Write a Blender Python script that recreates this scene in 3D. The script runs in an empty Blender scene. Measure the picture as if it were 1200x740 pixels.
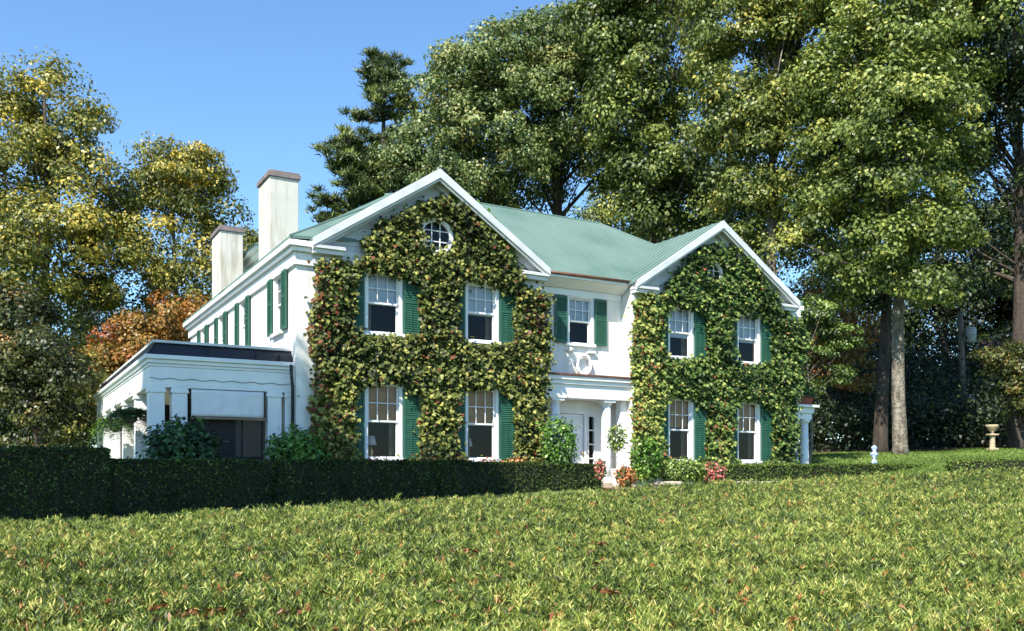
import bpy, math, random
import numpy as np
R = math.radians
# ---------------------------------------------------------------- camera, world, sun, exposure
scene = bpy.context.scene
COL = scene.collection
F, CX, HY = 1053.0, 600.0, 552.0          # focal length (px of a 1200 px wide frame), centre column, horizon row
cam_d = bpy.data.cameras.new("camera")
cam_d.sensor_width = 36.0
cam_d.lens = 36.0 * F / 1200.0
cam_d.shift_y = (HY - 370.0) / 1200.0
cam_d.clip_start = 0.05
cam_d.clip_end = 2000.0
cam = bpy.data.objects.new("camera", cam_d)
COL.objects.link(cam)
cam.location = (0, 0, 0)                  # eye level is z = 0, the ground lies below it
cam.rotation_euler = (R(90), 0, 0)
scene.camera = cam

SUN_EL = R(46.0)
sd = np.array([-0.44, -0.90]); sd = sd / np.linalg.norm(sd)      # horizontal direction towards the sun
SUN_AZ = math.atan2(sd[0], sd[1])                                # from +Y towards +X
world = bpy.data.worlds.new("World"); scene.world = world
world.use_nodes = True
wn = world.node_tree.nodes; wl = world.node_tree.links
sky = wn.new("ShaderNodeTexSky"); sky.sky_type = 'NISHITA'; sky.sun_disc = False
sky.sun_elevation = SUN_EL; sky.sun_rotation = SUN_AZ
sky.air_density = 1.0; sky.dust_density = 0.15; sky.ozone_density = 3.0
wn["Background"].inputs["Strength"].default_value = 0.105
tintn = wn.new("ShaderNodeMix"); tintn.data_type = 'RGBA'; tintn.blend_type = 'MULTIPLY'; tintn.inputs[0].default_value = 1.0
tintn.inputs[7].default_value = (0.96, 1.20, 1.32, 1)          # clear autumn air, a purer blue
wl.new(sky.outputs[0], tintn.inputs[6]); wl.new(tintn.outputs[2], wn["Background"].inputs["Color"])
sun_d = bpy.data.lights.new("sun", 'SUN'); sun_d.energy = 5.0; sun_d.angle = R(0.53)
sun_d.color = (1.0, 0.93, 0.82)
sun = bpy.data.objects.new("sun", sun_d); COL.objects.link(sun)
tosun = np.array([sd[0]*math.cos(SUN_EL), sd[1]*math.cos(SUN_EL), math.sin(SUN_EL)])
from mathutils import Vector, Matrix
sun.rotation_euler = Vector(tosun).to_track_quat('Z', 'Y').to_euler()
sun.location = (-30, -40, 50)
scene.view_settings.view_transform = 'Standard'
scene.view_settings.look = 'None'
scene.view_settings.exposure = 0.93
scene.view_settings.gamma = 1.0
scene.cycles.max_bounces = 6
scene.cycles.transparent_max_bounces = 6

rng = np.random.default_rng(7)
random.seed(7)

# ---------------------------------------------------------------- materials
def new_mat(name):
    m = bpy.data.materials.new(name); m.use_nodes = True
    nt = m.node_tree
    return m, nt, nt.nodes["Principled BSDF"]
def ramp(nt, fac, stops):
    r = nt.nodes.new("ShaderNodeValToRGB")
    els = r.color_ramp.elements
    while len(els) > 1: els.remove(els[-1])
    els[0].position = stops[0][0]; els[0].color = (*stops[0][1], 1)
    for p, c in stops[1:]:
        e = els.new(p); e.color = (*c, 1)
    nt.links.new(fac, r.inputs[0])
    return r
def noise(nt, scale, detail=4, vec=None, rough=0.55, stretch=None):
    n = nt.nodes.new("ShaderNodeTexNoise"); n.inputs["Scale"].default_value = scale
    n.inputs["Detail"].default_value = detail; n.inputs["Roughness"].default_value = rough
    tc = nt.nodes.new("ShaderNodeTexCoord")
    if stretch:
        mp = nt.nodes.new("ShaderNodeMapping"); mp.inputs["Scale"].default_value = stretch
        nt.links.new(tc.outputs["Object"], mp.inputs[0]); nt.links.new(mp.outputs[0], n.inputs["Vector"])
    else:
        nt.links.new(tc.outputs["Object"], n.inputs["Vector"])
    return n
def bump(nt, bsdf, height, strength, dist=0.02):
    b = nt.nodes.new("ShaderNodeBump"); b.inputs["Strength"].default_value = strength; b.inputs["Distance"].default_value = dist
    nt.links.new(height, b.inputs["Height"]); nt.links.new(b.outputs[0], bsdf.inputs["Normal"])
def surf(name, stops, scale=3.0, rough=0.7, bmp=0.2, stretch=None, detail=5, bscale=None, bdist=0.01, metallic=0.0):
    m, nt, b = new_mat(name)
    n = noise(nt, scale, detail, stretch=stretch)
    r = ramp(nt, n.outputs["Fac"], stops)
    nt.links.new(r.outputs[0], b.inputs["Base Color"])
    b.inputs["Roughness"].default_value = rough
    b.inputs["Metallic"].default_value = metallic
    if bmp > 0:
        n2 = noise(nt, bscale or scale*8, 5)
        bump(nt, b, n2.outputs["Fac"], bmp, bdist)
    return m
def leaf_mat(name, stops, trans=0.14, rough=0.45, spec=0.4):
    if 'petal' not in name and 'dry' not in name:
        stops = [(p, tuple(c_*(.40+1.75*p) for c_ in c)) for p, c in stops]  # dark stops lowered, bright ones raised: sun and shade put into leaf colour
    m, nt, b = new_mat(name)
    at = nt.nodes.new("ShaderNodeAttribute"); at.attribute_name = "tint"
    r = ramp(nt, at.outputs["Fac"], stops)
    nt.links.new(r.outputs[0], b.inputs["Base Color"])
    b.inputs["Roughness"].default_value = rough
    b.inputs["Specular IOR Level"].default_value = spec
    tr = nt.nodes.new("ShaderNodeBsdfTranslucent")
    g = nt.nodes.new("ShaderNodeMix"); g.data_type = 'RGBA'; g.blend_type = 'MULTIPLY'; g.inputs[0].default_value = 1
    nt.links.new(r.outputs[0], g.inputs[6]); g.inputs[7].default_value = (1.5, 1.5, 0.7, 1)
    nt.links.new(g.outputs[2], tr.inputs["Color"])
    mx = nt.nodes.new("ShaderNodeMixShader"); mx.inputs[0].default_value = trans
    nt.links.new(b.outputs[0], mx.inputs[1]); nt.links.new(tr.outputs[0], mx.inputs[2])
    nt.links.new(mx.outputs[0], nt.nodes["Material Output"].inputs["Surface"])
    return m

MT = {}
# stucco with rain streaks and grime
def stucco(name, c0, c1, c2):
    m, nt, b = new_mat(name)
    n = noise(nt, 1.3, 6)
    s = noise(nt, 2.2, 5, stretch=(2.6, 2.6, 0.28))
    r1 = ramp(nt, n.outputs["Fac"], [(0.3, c1), (0.62, c0)])
    r2 = ramp(nt, s.outputs["Fac"], [(0.36, c2), (0.5, (1, 1, 1))])
    mx = nt.nodes.new("ShaderNodeMix"); mx.data_type = 'RGBA'; mx.blend_type = 'MULTIPLY'; mx.inputs[0].default_value = 0.6
    nt.links.new(r1.outputs[0], mx.inputs[6]); nt.links.new(r2.outputs[0], mx.inputs[7])
    nt.links.new(mx.outputs[2], b.inputs["Base Color"])
    b.inputs["Roughness"].default_value = 0.85
    bump(nt, b, noise(nt, 38, 4).outputs["Fac"], 0.25, 0.012)
    return m
MT['stucco'] = stucco('white_stucco', (.76, .76, .73), (.68, .68, .65), (.80, .79, .76))
MT['chimney'] = stucco('chimney_stucco', (.56, .545, .50), (.47, .455, .41), (.60, .54, .44))
MT['trim'] = surf('white_paint', [(.3, (.72, .73, .73)), (.6, (.80, .80, .79))], 2.5, .45, .08)
MT['fascia'] = surf('grey_white_paint', [(.3, (.50, .52, .54)), (.6, (.62, .63, .64))], 2.0, .5, .08)
MT['siding'] = surf('gable_siding', [(.3, (.42, .44, .46)), (.6, (.55, .57, .58))], 2.0, .6, .1)
MT['roof'] = surf('green_metal_roof', [(.28, (.095, .165, .136)), (.45, (.126, .202, .170)), (.6, (.138, .214, .182)), (.75, (.164, .238, .207))], .7, .55, .12, stretch=(1, 1, 1), bscale=2.5, bdist=.03)
MT['shutter'] = surf('green_shutter_paint', [(.3, (.018, .082, .050)), (.7, (.028, .110, .070))], 3, .45, .1)
MT['darkroof'] = surf('dark_porch_roof', [(.3, (.008, .008, .013)), (.7, (.016, .015, .021))], 3, .5, .1)
MT['copper'] = surf('brown_copper', [(.3, (.09, .035, .02)), (.7, (.17, .075, .045))], 4, .5, .1)
MT['slate'] = surf('grey_stone_cap', [(.3, (.13, .10, .10)), (.7, (.24, .20, .20))], 5, .8, .3)
MT['darkroom'] = surf('dark_interior', [(.3, (.006, .005, .007)), (.7, (.014, .010, .011))], 1.5, .9, 0)  # near-black colour standing in for unlit space behind openings
MT['blind_white'] = surf('white_blind', [(.3, (.62, .64, .68)), (.7, (.76, .77, .80))], 6, .8, .1)
MT['blind_brown'] = surf('tan_blind', [(.3, (.50, .24, .10)), (.7, (.62, .35, .18))], 5, .8, .1)
MT['canvas'] = surf('canvas_blind', [(.3, (.66, .64, .64)), (.7, (.76, .75, .74))], 5, .9, .2)
MT['curtain'] = surf('beige_curtain', [(.3, (.16, .12, .08)), (.7, (.26, .20, .14))], 5, .9, .2)
MT['brass'] = surf('brass', [(.3, (.4, .25, .08)), (.7, (.5, .33, .12))], 5, .35, 0, metallic=.9)
MT['stone'] = surf('pale_stone', [(.3, (.30, .25, .19)), (.7, (.48, .42, .33))], 6, .85, .5)
MT['terracotta'] = surf('red_box_paint', [(.3, (.20, .035, .02)), (.7, (.30, .07, .04))], 6, .7, .2)
MT['redroof'] = surf('red_tiles', [(.3, (.25, .07, .05)), (.7, (.36, .13, .09))], 6, .7, .4)
MT['bark'] = surf('grey_bark', [(.3, (.055, .042, .032)), (.5, (.13, .105, .08)), (.7, (.25, .21, .165))], 3.2, .95, .9, stretch=(2.4, 2.4, .5), bscale=9, bdist=.06)
MT['bark_dark'] = surf('dark_bark', [(.3, (.022, .017, .014)), (.7, (.085, .065, .05))], 4, .95, .9, stretch=(2, 2, .35), bscale=8, bdist=.06)
MT['bark_pale'] = surf('pale_bark', [(.3, (.05, .04, .03)), (.45, (.14, .12, .09)), (.62, (.26, .23, .18)), (.75, (.36, .33, .28))], 2.6, .95, 1.0, stretch=(2.2, 2.2, .8), bscale=7, bdist=.12, detail=8)
MT['pole'] = surf('weathered_pole', [(.3, (.10, .085, .07)), (.7, (.19, .165, .14))], 6, .9, .4, stretch=(3, 3, .3))
MT['metal'] = surf('grey_metal', [(.3, (.30, .33, .35)), (.7, (.42, .45, .47))], 4, .5, .1)
MT['hedgecore'] = surf('twiggy_core', [(.3, (.008, .010, .004)), (.7, (.028, .026, .012))], 12, .95, .8, bscale=30, bdist=.05)
MT['bluewhite'] = surf('blue_glaze', [(.48, (.72, .76, .80)), (.53, (.12, .30, .62))], 16, .3, 0)
MT['urn'] = surf('buff_stone', [(.3, (.34, .27, .17)), (.7, (.50, .42, .29))], 6, .85, .3)
# glass: partly see-through, partly mirror
m, nt, b = new_mat('window_glass')
gl = nt.nodes.new("ShaderNodeBsdfGlossy"); gl.inputs["Roughness"].default_value = 0.03
tp = nt.nodes.new("ShaderNodeBsdfTransparent"); tp.inputs[0].default_value = (.82, .86, .88, 1)
fr = nt.nodes.new("ShaderNodeFresnel"); fr.inputs[0].default_value = 1.36
mx = nt.nodes.new("ShaderNodeMixShader")
nt.links.new(fr.outputs[0], mx.inputs[0]); nt.links.new(tp.outputs[0], mx.inputs[1]); nt.links.new(gl.outputs[0], mx.inputs[2])
nt.links.new(mx.outputs[0], nt.nodes["Material Output"].inputs["Surface"])
bump_n = noise(nt, 1.5, 2); bb = nt.nodes.new("ShaderNodeBump"); bb.inputs["Strength"].default_value = .12
nt.links.new(bump_n.outputs["Fac"], bb.inputs["Height"]); nt.links.new(bb.outputs[0], gl.inputs["Normal"])
MT['glass'] = m
# lawn / soil
m, nt, b = new_mat('lawn_grass')
n1 = noise(nt, .35, 5); n2 = noise(nt, 14, 5)
r1 = ramp(nt, n1.outputs["Fac"], [(.35, (.075, .125, .020)), (.6, (.115, .175, .030)), (.75, (.15, .19, .05))])
r2 = ramp(nt, n2.outputs["Fac"], [(.3, (.55, .55, .55)), (.7, (1.25, 1.25, 1.2))])
mx = nt.nodes.new("ShaderNodeMix"); mx.data_type = 'RGBA'; mx.blend_type = 'MULTIPLY'; mx.inputs[0].default_value = 1
nt.links.new(r1.outputs[0], mx.inputs[6]); nt.links.new(r2.outputs[0], mx.inputs[7]); nt.links.new(mx.outputs[2], b.inputs["Base Color"])
b.inputs["Roughness"].default_value = .9; bump(nt, b, n2.outputs["Fac"], .8, .05)
MT['lawn'] = m
MT['soil'] = surf('leaf_litter', [(.3, (.03, .022, .014)), (.55, (.07, .05, .03)), (.75, (.12, .08, .04))], 5, .95, .7, bscale=20, bdist=.04)
MT['brick'] = surf('brick_path', [(.3, (.18, .08, .05)), (.7, (.30, .16, .11))], 9, .85, .4)

# foliage ramps (leaf colours, sun and shade contrast put in)
MT['leaf_oak'] = leaf_mat('oak_leaves', [(0, (.030, .055, .014)), (.45, (.060, .095, .026)), (.8, (.105, .135, .042)), (1, (.15, .14, .05))])
MT['leaf_green'] = leaf_mat('maple_leaves_green', [(0, (.024, .044, .010)), (.5, (.062, .090, .018)), (.85, (.115, .142, .030)), (1, (.165, .165, .035))])
MT['leaf_yellow'] = leaf_mat('maple_leaves_yellowing', [(0, (.030, .055, .012)), (.4, (.075, .108, .022)), (.75, (.140, .155, .034)), (1, (.22, .18, .04))])
MT['leaf_left'] = leaf_mat('ash_leaves', [(0, (.024, .042, .016)), (.4, (.065, .085, .020)), (.75, (.145, .145, .028)), (1, (.25, .19, .035))])
MT['leaf_autumn'] = leaf_mat('autumn_leaves', [(0, (.05, .055, .012)), (.35, (.14, .11, .020)), (.7, (.22, .11, .022)), (1, (.16, .04, .016))])
MT['leaf_dark'] = leaf_mat('dark_leaves', [(0, (.007, .014, .005)), (.6, (.017, .031, .010)), (1, (.05, .065, .018))], trans=.15)  # shade under the woodland canopy put into the leaf colour
MT['leaf_brown'] = leaf_mat('brown_leaves', [(0, (.014, .025, .008)), (.5, (.040, .053, .013)), (.8, (.090, .085, .020)), (1, (.13, .065, .018))])
MT['needle_pine'] = leaf_mat('pine_needles', [(0, (.024, .045, .018)), (.5, (.060, .090, .026)), (1, (.13, .15, .035))], trans=.1)
MT['ivy_red'] = leaf_mat('ivy_leaves_turning', [(0, (.016, .026, .008)), (.3, (.034, .050, .012)), (.6, (.088, .102, .022)), (.88, (.175, .175, .042)), (.93, (.085, .028, .012)), (1, (.062, .012, .008))], trans=.08, rough=.5, spec=.25)
MT['ivy_green'] = leaf_mat('ivy_leaves_green', [(0, (.014, .030, .008)), (.35, (.036, .064, .014)), (.6, (.062, .108, .022)), (.88, (.165, .185, .045)), (.93, (.11, .05, .018)), (1, (.08, .022, .012))], trans=.08, rough=.5, spec=.25)
MT['yew'] = leaf_mat('yew_needles', [(0, (.016, .030, .008)), (.3, (.040, .072, .014)), (.55, (.092, .138, .024)), (.8, (.165, .200, .036)), (.93, (.25, .25, .07)), (.96, (.25, .10, .035)), (1, (.17, .05, .02))], trans=.16, rough=.45, spec=.35)
MT['box_leaf'] = leaf_mat('clipped_hedge_leaves', [(0, (.007, .013, .004)), (.6, (.026, .046, .010)), (1, (.07, .105, .020))], trans=.08, rough=.6, spec=.2)  # darker copy, the hedge's shade put into its leaf colour
MT['box_leaf_light'] = leaf_mat('clipped_hedge_leaves_sunny', [(0, (.03, .05, .010)), (.6, (.075, .12, .022)), (1, (.14, .18, .035))], trans=.08, rough=.6, spec=.2)  # brighter copy, sunlight put into the leaf colour
MT['shrub_leaf'] = leaf_mat('shrub_leaves', [(0, (.03, .075, .014)), (.6, (.07, .15, .022)), (1, (.14, .23, .035))], rough=.4)
MT['shrub_dark'] = leaf_mat('hydrangea_leaves', [(0, (.012, .035, .012)), (.6, (.030, .070, .022)), (1, (.06, .12, .03))], rough=.4)
MT['shrub_light'] = leaf_mat('variegated_leaves', [(0, (.05, .10, .02)), (.6, (.13, .19, .04)), (1, (.26, .28, .08))], rough=.4)
MT['grass'] = leaf_mat('grass_blades', [(0, (.06, .10, .02)), (.5, (.085, .14, .022)), (1, (.12, .16, .04))], spec=.2)
MT['petal_red'] = leaf_mat('red_petals', [(0, (.03, .08, .02)), (.35, (.06, .10, .03)), (.45, (.45, .05, .03)), (1, (.60, .14, .08))])
MT['petal_orange'] = leaf_mat('orange_petals', [(0, (.04, .09, .02)), (.3, (.10, .14, .03)), (.4, (.60, .16, .05)), (1, (.72, .32, .16))])
MT['petal_pink'] = leaf_mat('pink_petals', [(0, (.05, .10, .03)), (.3, (.10, .14, .04)), (.4, (.62, .12, .12)), (1, (.75, .35, .30))])
MT['dryleaf'] = leaf_mat('dry_leaves', [(0, (.12, .045, .018)), (.5, (.22, .07, .02)), (1, (.32, .19, .10))])

# ---------------------------------------------------------------- mesh helpers
class MB:
    def __init__(s): s.v = []; s.f = []
    def box(s, x0, x1, y0, y1, z0, z1):
        b = len(s.v)
        s.v += [(x0,y0,z0),(x1,y0,z0),(x1,y1,z0),(x0,y1,z0),(x0,y0,z1),(x1,y0,z1),(x1,y1,z1),(x0,y1,z1)]
        s.f += [(b,b+3,b+2,b+1),(b+4,b+5,b+6,b+7),(b,b+1,b+5,b+4),(b+1,b+2,b+6,b+5),(b+2,b+3,b+7,b+6),(b+3,b,b+4,b+7)]
        return s
    def poly(s, pts):
        b = len(s.v); s.v += [tuple(p) for p in pts]; s.f.append(tuple(range(b, b+len(pts)))); return s
    def slab(s, pts, d):
        """polygon pts extruded by vector d"""
        b = len(s.v); n = len(pts)
        s.v += [tuple(p) for p in pts] + [tuple(np.add(p, d)) for p in pts]
        s.f.append(tuple(range(b, b+n))); s.f.append(tuple(range(b+2*n-1, b+n-1, -1)))
        for i in range(n):
            j = (i+1) % n; s.f.append((b+i, b+n+i, b+n+j, b+j))
        return s
    def lathe(s, cx, cy, prof, n=20):
        b = len(s.v)
        for r, z in prof:
            for k in range(n):
                a = 2*math.pi*k/n; s.v.append((cx+r*math.cos(a), cy+r*math.sin(a), z))
        for i in range(len(prof)-1):
            for k in range(n):
                j = (k+1) % n; s.f.append((b+i*n+k, b+i*n+j, b+(i+1)*n+j, b+(i+1)*n+k))
        s.f.append(tuple(b+k for k in range(n-1, -1, -1))); s.f.append(tuple(b+(len(prof)-1)*n+k for k in range(n)))
        return s
    def tube(s, pts, rad, n=8):
        pts = [np.array(p, float) for p in pts]
        if not hasattr(rad, '__len__'): rad = [rad]*len(pts)
        b = len(s.v); up = np.array([0.31, 0.17, 0.93])
        for i, p in enumerate(pts):
            t = pts[min(i+1, len(pts)-1)] - pts[max(i-1, 0)]; t = t/(np.linalg.norm(t)+1e-9)
            if abs(t @ up) > .97: up2 = np.array([1., 0, 0])
            else: up2 = up
            a = np.cross(t, np.array([1., .02, .03]) if abs(t[2]) > .8 else np.array([0, 0, 1.])); a /= np.linalg.norm(a)+1e-9
            c = np.cross(t, a)
            for k in range(n):
                an = 2*math.pi*k/n; q = p + rad[i]*(a*math.cos(an)+c*math.sin(an)); s.v.append(tuple(q))
        for i in range(len(pts)-1):
            for k in range(n):
                j = (k+1) % n; s.f.append((b+i*n+k, b+i*n+j, b+(i+1)*n+j, b+(i+1)*n+k))
        s.f.append(tuple(b+k for k in range(n-1, -1, -1))); s.f.append(tuple(b+(len(pts)-1)*n+k for k in range(n)))
        return s
    def grid_wall(s, axis, c0, c1, u0, u1, z0, z1, holes):
        """wall sheet of thickness c0..c1 with rectangular openings; axis 'x' runs along x, 'y' along y"""
        us = sorted({u0, u1, *[h[0] for h in holes], *[h[1] for h in holes]})
        zs = sorted({z0, z1, *[h[2] for h in holes], *[h[3] for h in holes]})
        def solid(i, j):
            if i < 0 or j < 0 or i >= len(us)-1 or j >= len(zs)-1: return False
            um = (us[i]+us[i+1])/2; zm = (zs[j]+zs[j+1])/2
            return not any(h[0] < um < h[1] and h[2] < zm < h[3] for h in holes)
        def P(u, c, z): return (u, c, z) if axis == 'x' else (c, u, z)
        for i in range(len(us)-1):
            for j in range(len(zs)-1):
                if not solid(i, j): continue
                a, b2, c, d = us[i], us[i+1], zs[j], zs[j+1]
                for cc in (c0, c1): s.poly([P(a,cc,c),P(b2,cc,c),P(b2,cc,d),P(a,cc,d)])
                if not solid(i-1, j): s.poly([P(a,c0,c),P(a,c0,d),P(a,c1,d),P(a,c1,c)])
                if not solid(i+1, j): s.poly([P(b2,c0,c),P(b2,c0,d),P(b2,c1,d),P(b2,c1,c)])
                if not solid(i, j-1): s.poly([P(a,c0,c),P(b2,c0,c),P(b2,c1,c),P(a,c1,c)])
                if not solid(i, j+1): s.poly([P(a,c0,d),P(b2,c0,d),P(b2,c1,d),P(a,c1,d)])
        return s
    def build(s, name, mat, parent=None, smooth=False, bevel=0, dz=0.0, loc=None):
        me = bpy.data.meshes.new(name)
        me.from_pydata([(x, y, z+dz) for x, y, z in s.v], [], s.f)
        me.materials.append(mat); me.update()
        if smooth: me.polygons.foreach_set("use_smooth", [True]*len(me.polygons))
        o = bpy.data.objects.new(name, me); COL.objects.link(o)
        if parent: o.parent = parent
        if loc is not None: o.location = loc
        if bevel:
            md = o.modifiers.new("edge", 'BEVEL'); md.width = bevel; md.segments = 1; md.limit_method = 'ANGLE'; md.angle_limit = R(40)
        return o
def tag(o, label, cat, group=None, kind=None):
    if label: o["label"] = label
    if cat: o["category"] = cat
    if group: o["group"] = group
    if kind: o["kind"] = kind
    return o
def empty(name, loc, rz=0):
    o = bpy.data.objects.new(name, None); COL.objects.link(o); o.location = loc; o.rotation_euler = (0, 0, rz)
    o.empty_display_size = .3
    return o
def structure(o): o["kind"] = "structure"; return o

# leaf templates: x across, y towards the tip, z out of the leaf
KITE = np.array([(0,-.5,0),(.32,-.05,.07),(0,.5,-.03),(-.32,-.05,.07)])
LOBED = np.array([(0,-.42,0),(.30,-.40,.05),(.50,-.02,.08),(0,.60,-.08),(-.50,-.02,.08),(-.30,-.40,.05)])
NEEDLE = np.array([(0,-.5,0),(.066,.02,.03),(0,.5,0),(-.066,.02,.03)])
BLADE = np.array([(-.09,-.5,0),(.09,-.5,0),(0.02,.5,.05),(-.02,.5,.05)])
def unit(a): return a/(np.linalg.norm(a, axis=1, keepdims=True)+1e-9)
def leaf_verts(pos, nrm, tip, size, tmpl):
    n = unit(nrm); t = tip - n*np.sum(tip*n, 1, keepdims=True); t = unit(t); x = np.cross(t, n)
    T = tmpl[None]*size[:, None, None]
    return pos[:, None, :] + T[:, :, 0:1]*x[:, None, :] + T[:, :, 1:2]*t[:, None, :] + T[:, :, 2:3]*n[:, None, :]
def leaf_mesh(name, V, tint, mat, parent=None):
    """V: (N,K,3) polygons, tint: (N,)"""
    N, K, _ = V.shape
    me = bpy.data.meshes.new(name)
    me.vertices.add(N*K); me.loops.add(N*K); me.polygons.add(N)
    me.vertices.foreach_set("co", V.reshape(-1).astype(np.float32))
    me.loops.foreach_set("vertex_index", np.arange(N*K, dtype=np.int32))
    me.polygons.foreach_set("loop_start", np.arange(0, N*K, K, dtype=np.int32))
    at = me.attributes.new("tint", 'FLOAT', 'FACE'); at.data.foreach_set("value", np.clip(tint, 0, 1).astype(np.float32))
    me.materials.append(mat); me.update(calc_edges=True)
    o = bpy.data.objects.new(name, me); COL.objects.link(o)
    if parent: o.parent = parent
    return o
def rnd(n, k=3): return rng.normal(size=(n, k))
def smooth_noise(x, y, s=1.0, seed=0):
    r = np.random.default_rng(seed); out = 0
    for i in range(6):
        f = s*(1.0+.75*i); a = r.uniform(0, 6.28); p = r.uniform(0, 6.28)
        out = out + np.sin(f*(x*math.cos(a)+y*math.sin(a))+p)/(1+.5*i)
    return out/3.0
def inpoly(x, y, P):
    P = np.array(P, float); c = np.zeros(x.shape, bool); j = len(P)-1
    for i in range(len(P)):
        xi, yi = P[i]; xj, yj = P[j]
        c ^= ((yi > y) != (yj > y)) & (x < (xj-xi)*(y-yi)/(yj-yi+1e-12)+xi); j = i
    return c
def at(px, Y): return (px-CX)/F*Y
def zat(py, Y): return (HY-py)/F*Y

# ---------------------------------------------------------------- terrain
GP = np.array([(0,0,-1.6),(-6,4,-1.6),(6,4,-1.5),(-9,12,-1.35),(0,12,-1.25),(8,12,-1.0),(-9,18,-1.0),(-3,18,-.9),(-5,22,-.55),(3,24,-.5),(3,28,-.5),(9,28,-.5),(9,32,-.45),
  (-12,35,-.5),(5,40,-.4),(11,20,-.75),(12,26,-.30),(14,29.5,-.08),(18,30,.42),(15,36,.8),(12,36,.75),(25,36,1.05),(15,48,1.5),(30,50,1.8),(-20,50,-.1),(-20,20,-1.0),(0,60,.5),(25,15,-.7),
  (19,25,.15),(-30,0,-1.8),(30,0,-1.5),(0,90,1.5),(60,90,2.5),(-60,90,.5),(-60,30,-1),(60,30,1)], float)
def ground(x, y):
    x = np.atleast_1d(np.asarray(x, float)); y = np.atleast_1d(np.asarray(y, float))
    d2 = (x[..., None]-GP[:, 0])**2 + (y[..., None]-GP[:, 1])**2
    w = np.exp(-d2/(2*3.2**2)) + 1e-3/(1+d2/16)**1.5
    return (w*GP[:, 2]).sum(-1)/w.sum(-1)
def gz(x, y): return float(ground(x, y)[0])
def ground_sheet(name, xs, ys, mat, dz=0.0):
    X, Y = np.meshgrid(xs, ys); Z = ground(X, Y)+dz
    nx, ny = len(xs), len(ys)
    v = np.stack([X, Y, Z], -1).reshape(-1, 3)
    f = [(j*nx+i, j*nx+i+1, (j+1)*nx+i+1, (j+1)*nx+i) for j in range(ny-1) for i in range(nx-1)]
    me = bpy.data.meshes.new(name); me.from_pydata(v.tolist(), [], f); me.materials.append(mat)
    me.polygons.foreach_set("use_smooth", [True]*len(f)); me.update()
    o = bpy.data.objects.new(name, me); COL.objects.link(o); return o
gxs = np.concatenate([[-900,-400,-200,-120,-80], np.arange(-60, 60.1, 1.5), [80,120,200,400,900]])
gys = np.concatenate([[-300,-100,-40], np.arange(-20, 90.1, 1.5), [110,150,250,500,1200]])
structure(ground_sheet('ground', gxs, gys, MT['lawn']))

# ---------------------------------------------------------------- the house
ANG = math.atan2(1053, 1850)
U = np.array([math.cos(ANG), math.sin(ANG)]); W = np.array([-U[1], U[0]])
P0 = np.array([-5.26, 21.9]); GZ = -0.5
def hw(a, v):                                # house plan -> world plan
    p = P0 + a*U + v*W; return float(p[0]), float(p[1])
def face(px, py, v=0.0):                     # where a sight line meets the plane of the facade
    t = (px-CX)/F; o = P0 + v*W
    a = (o[1]*t - o[0])/(U[0]-U[1]*t); Y = o[1]+U[1]*a
    return a, (HY-py)/F*Y
house = empty('ivy_clad_house', (P0[0], P0[1], GZ), ANG)
tag(house, 'large white stucco two storey house with green metal roof, twin gables and green shutters', 'house')
DZ = -GZ
def hp(mb, name, mat, parent=house, **k): return mb.build(name, mat, parent, dz=DZ, **k)

WW = .46                                      # half window width
UP = (3.55, 5.03); LO = (.34, 2.20)
C1, C2 = 3.68, 13.47
front_windows = [(c+s*1.42, z) for c in (C1, C2) for s in (-1, 1) for z in (UP, LO)]
AL, AR = 0.0, 17.2                            # walls
wl = MB()
# left and right wing fronts (v=0)
wl.grid_wall('x', 0, .25, 0, 7.08, -1.3, 5.5, [(x-WW, x+WW, z[0], z[1]) for x, z in front_windows if x < 8])
wl.grid_wall('x', 0, .25, 10.24, AR, -1.3, 5.5, [(x-WW, x+WW, z[0], z[1]) for x, z in front_windows if x > 8])
# returns of the wings
for x0, x1 in ((6.83, 7.08), (10.24, 10.49)): wl.box(x0, x1, .25, 2.4, -1.3, 5.5)
# centre bay: upper wall
CWX = 8.72
wl.grid_wall('x', .6, .8, 7.082, 10.238, 2.55, 5.6, [(CWX-.42, CWX+.42, 3.80, 5.10)])
# side walls, back
SW = [1.55, 5.4, 8.4, 11.4]
wl.grid_wall('y', 0.001, .25, .252, 14, -1.3, 5.5, [(y-.40, y+.40, UP[0]+.05, UP[1]) for y in SW])
wl.box(AR-.25, AR-.001, .252, 7.4, -1.3, 5.5)
wl.box(.25, AR, 13.75, 14, -1.3, 5.5); wl.box(.25, AR, 7.4, 7.65, -1.3, 5.5)
hp(wl, 'wall', MT['stucco'])
# gable fields with clapboard lines
def gable_field(c, tip):
    g = MB(); s = .663
    z = 5.5
    while z < 7.55:
        z1 = min(z+.16, 7.62); hw0 = (7.68-z)/s; hw1 = max((7.68-z1)/s, .05)
        g.slab([(c-hw0, .02, z), (c+hw0, .02, z), (c+hw1, .035, z1), (c-hw1, .035, z1)], (0, .18, 0)); z = z1
    return hp(g, 'gable_siding', MT['siding'])
gable_field(C1, 0); gable_field(C2, 0)
# near-black boards painted in place of unlit rooms behind the windows
dk = MB()
dk.box(.9, 6.7, 1.3, 1.35, -.4, 5.4); dk.box(10.6, 16.9, 1.3, 1.35, -.4, 5.4); dk.box(7.9, 9.6, 1.3, 1.35, 3, 5.4)
dk.box(.9, .95, 1.4, 13.5, 2.8, 5.4); dk.box(.3, 6.7, .3, 1.3, 2.55, 2.6); dk.box(10.6, 16.9, .3, 1.3, 2.55, 2.6)
hp(dk, 'interior', MT['darkroom'])

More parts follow.
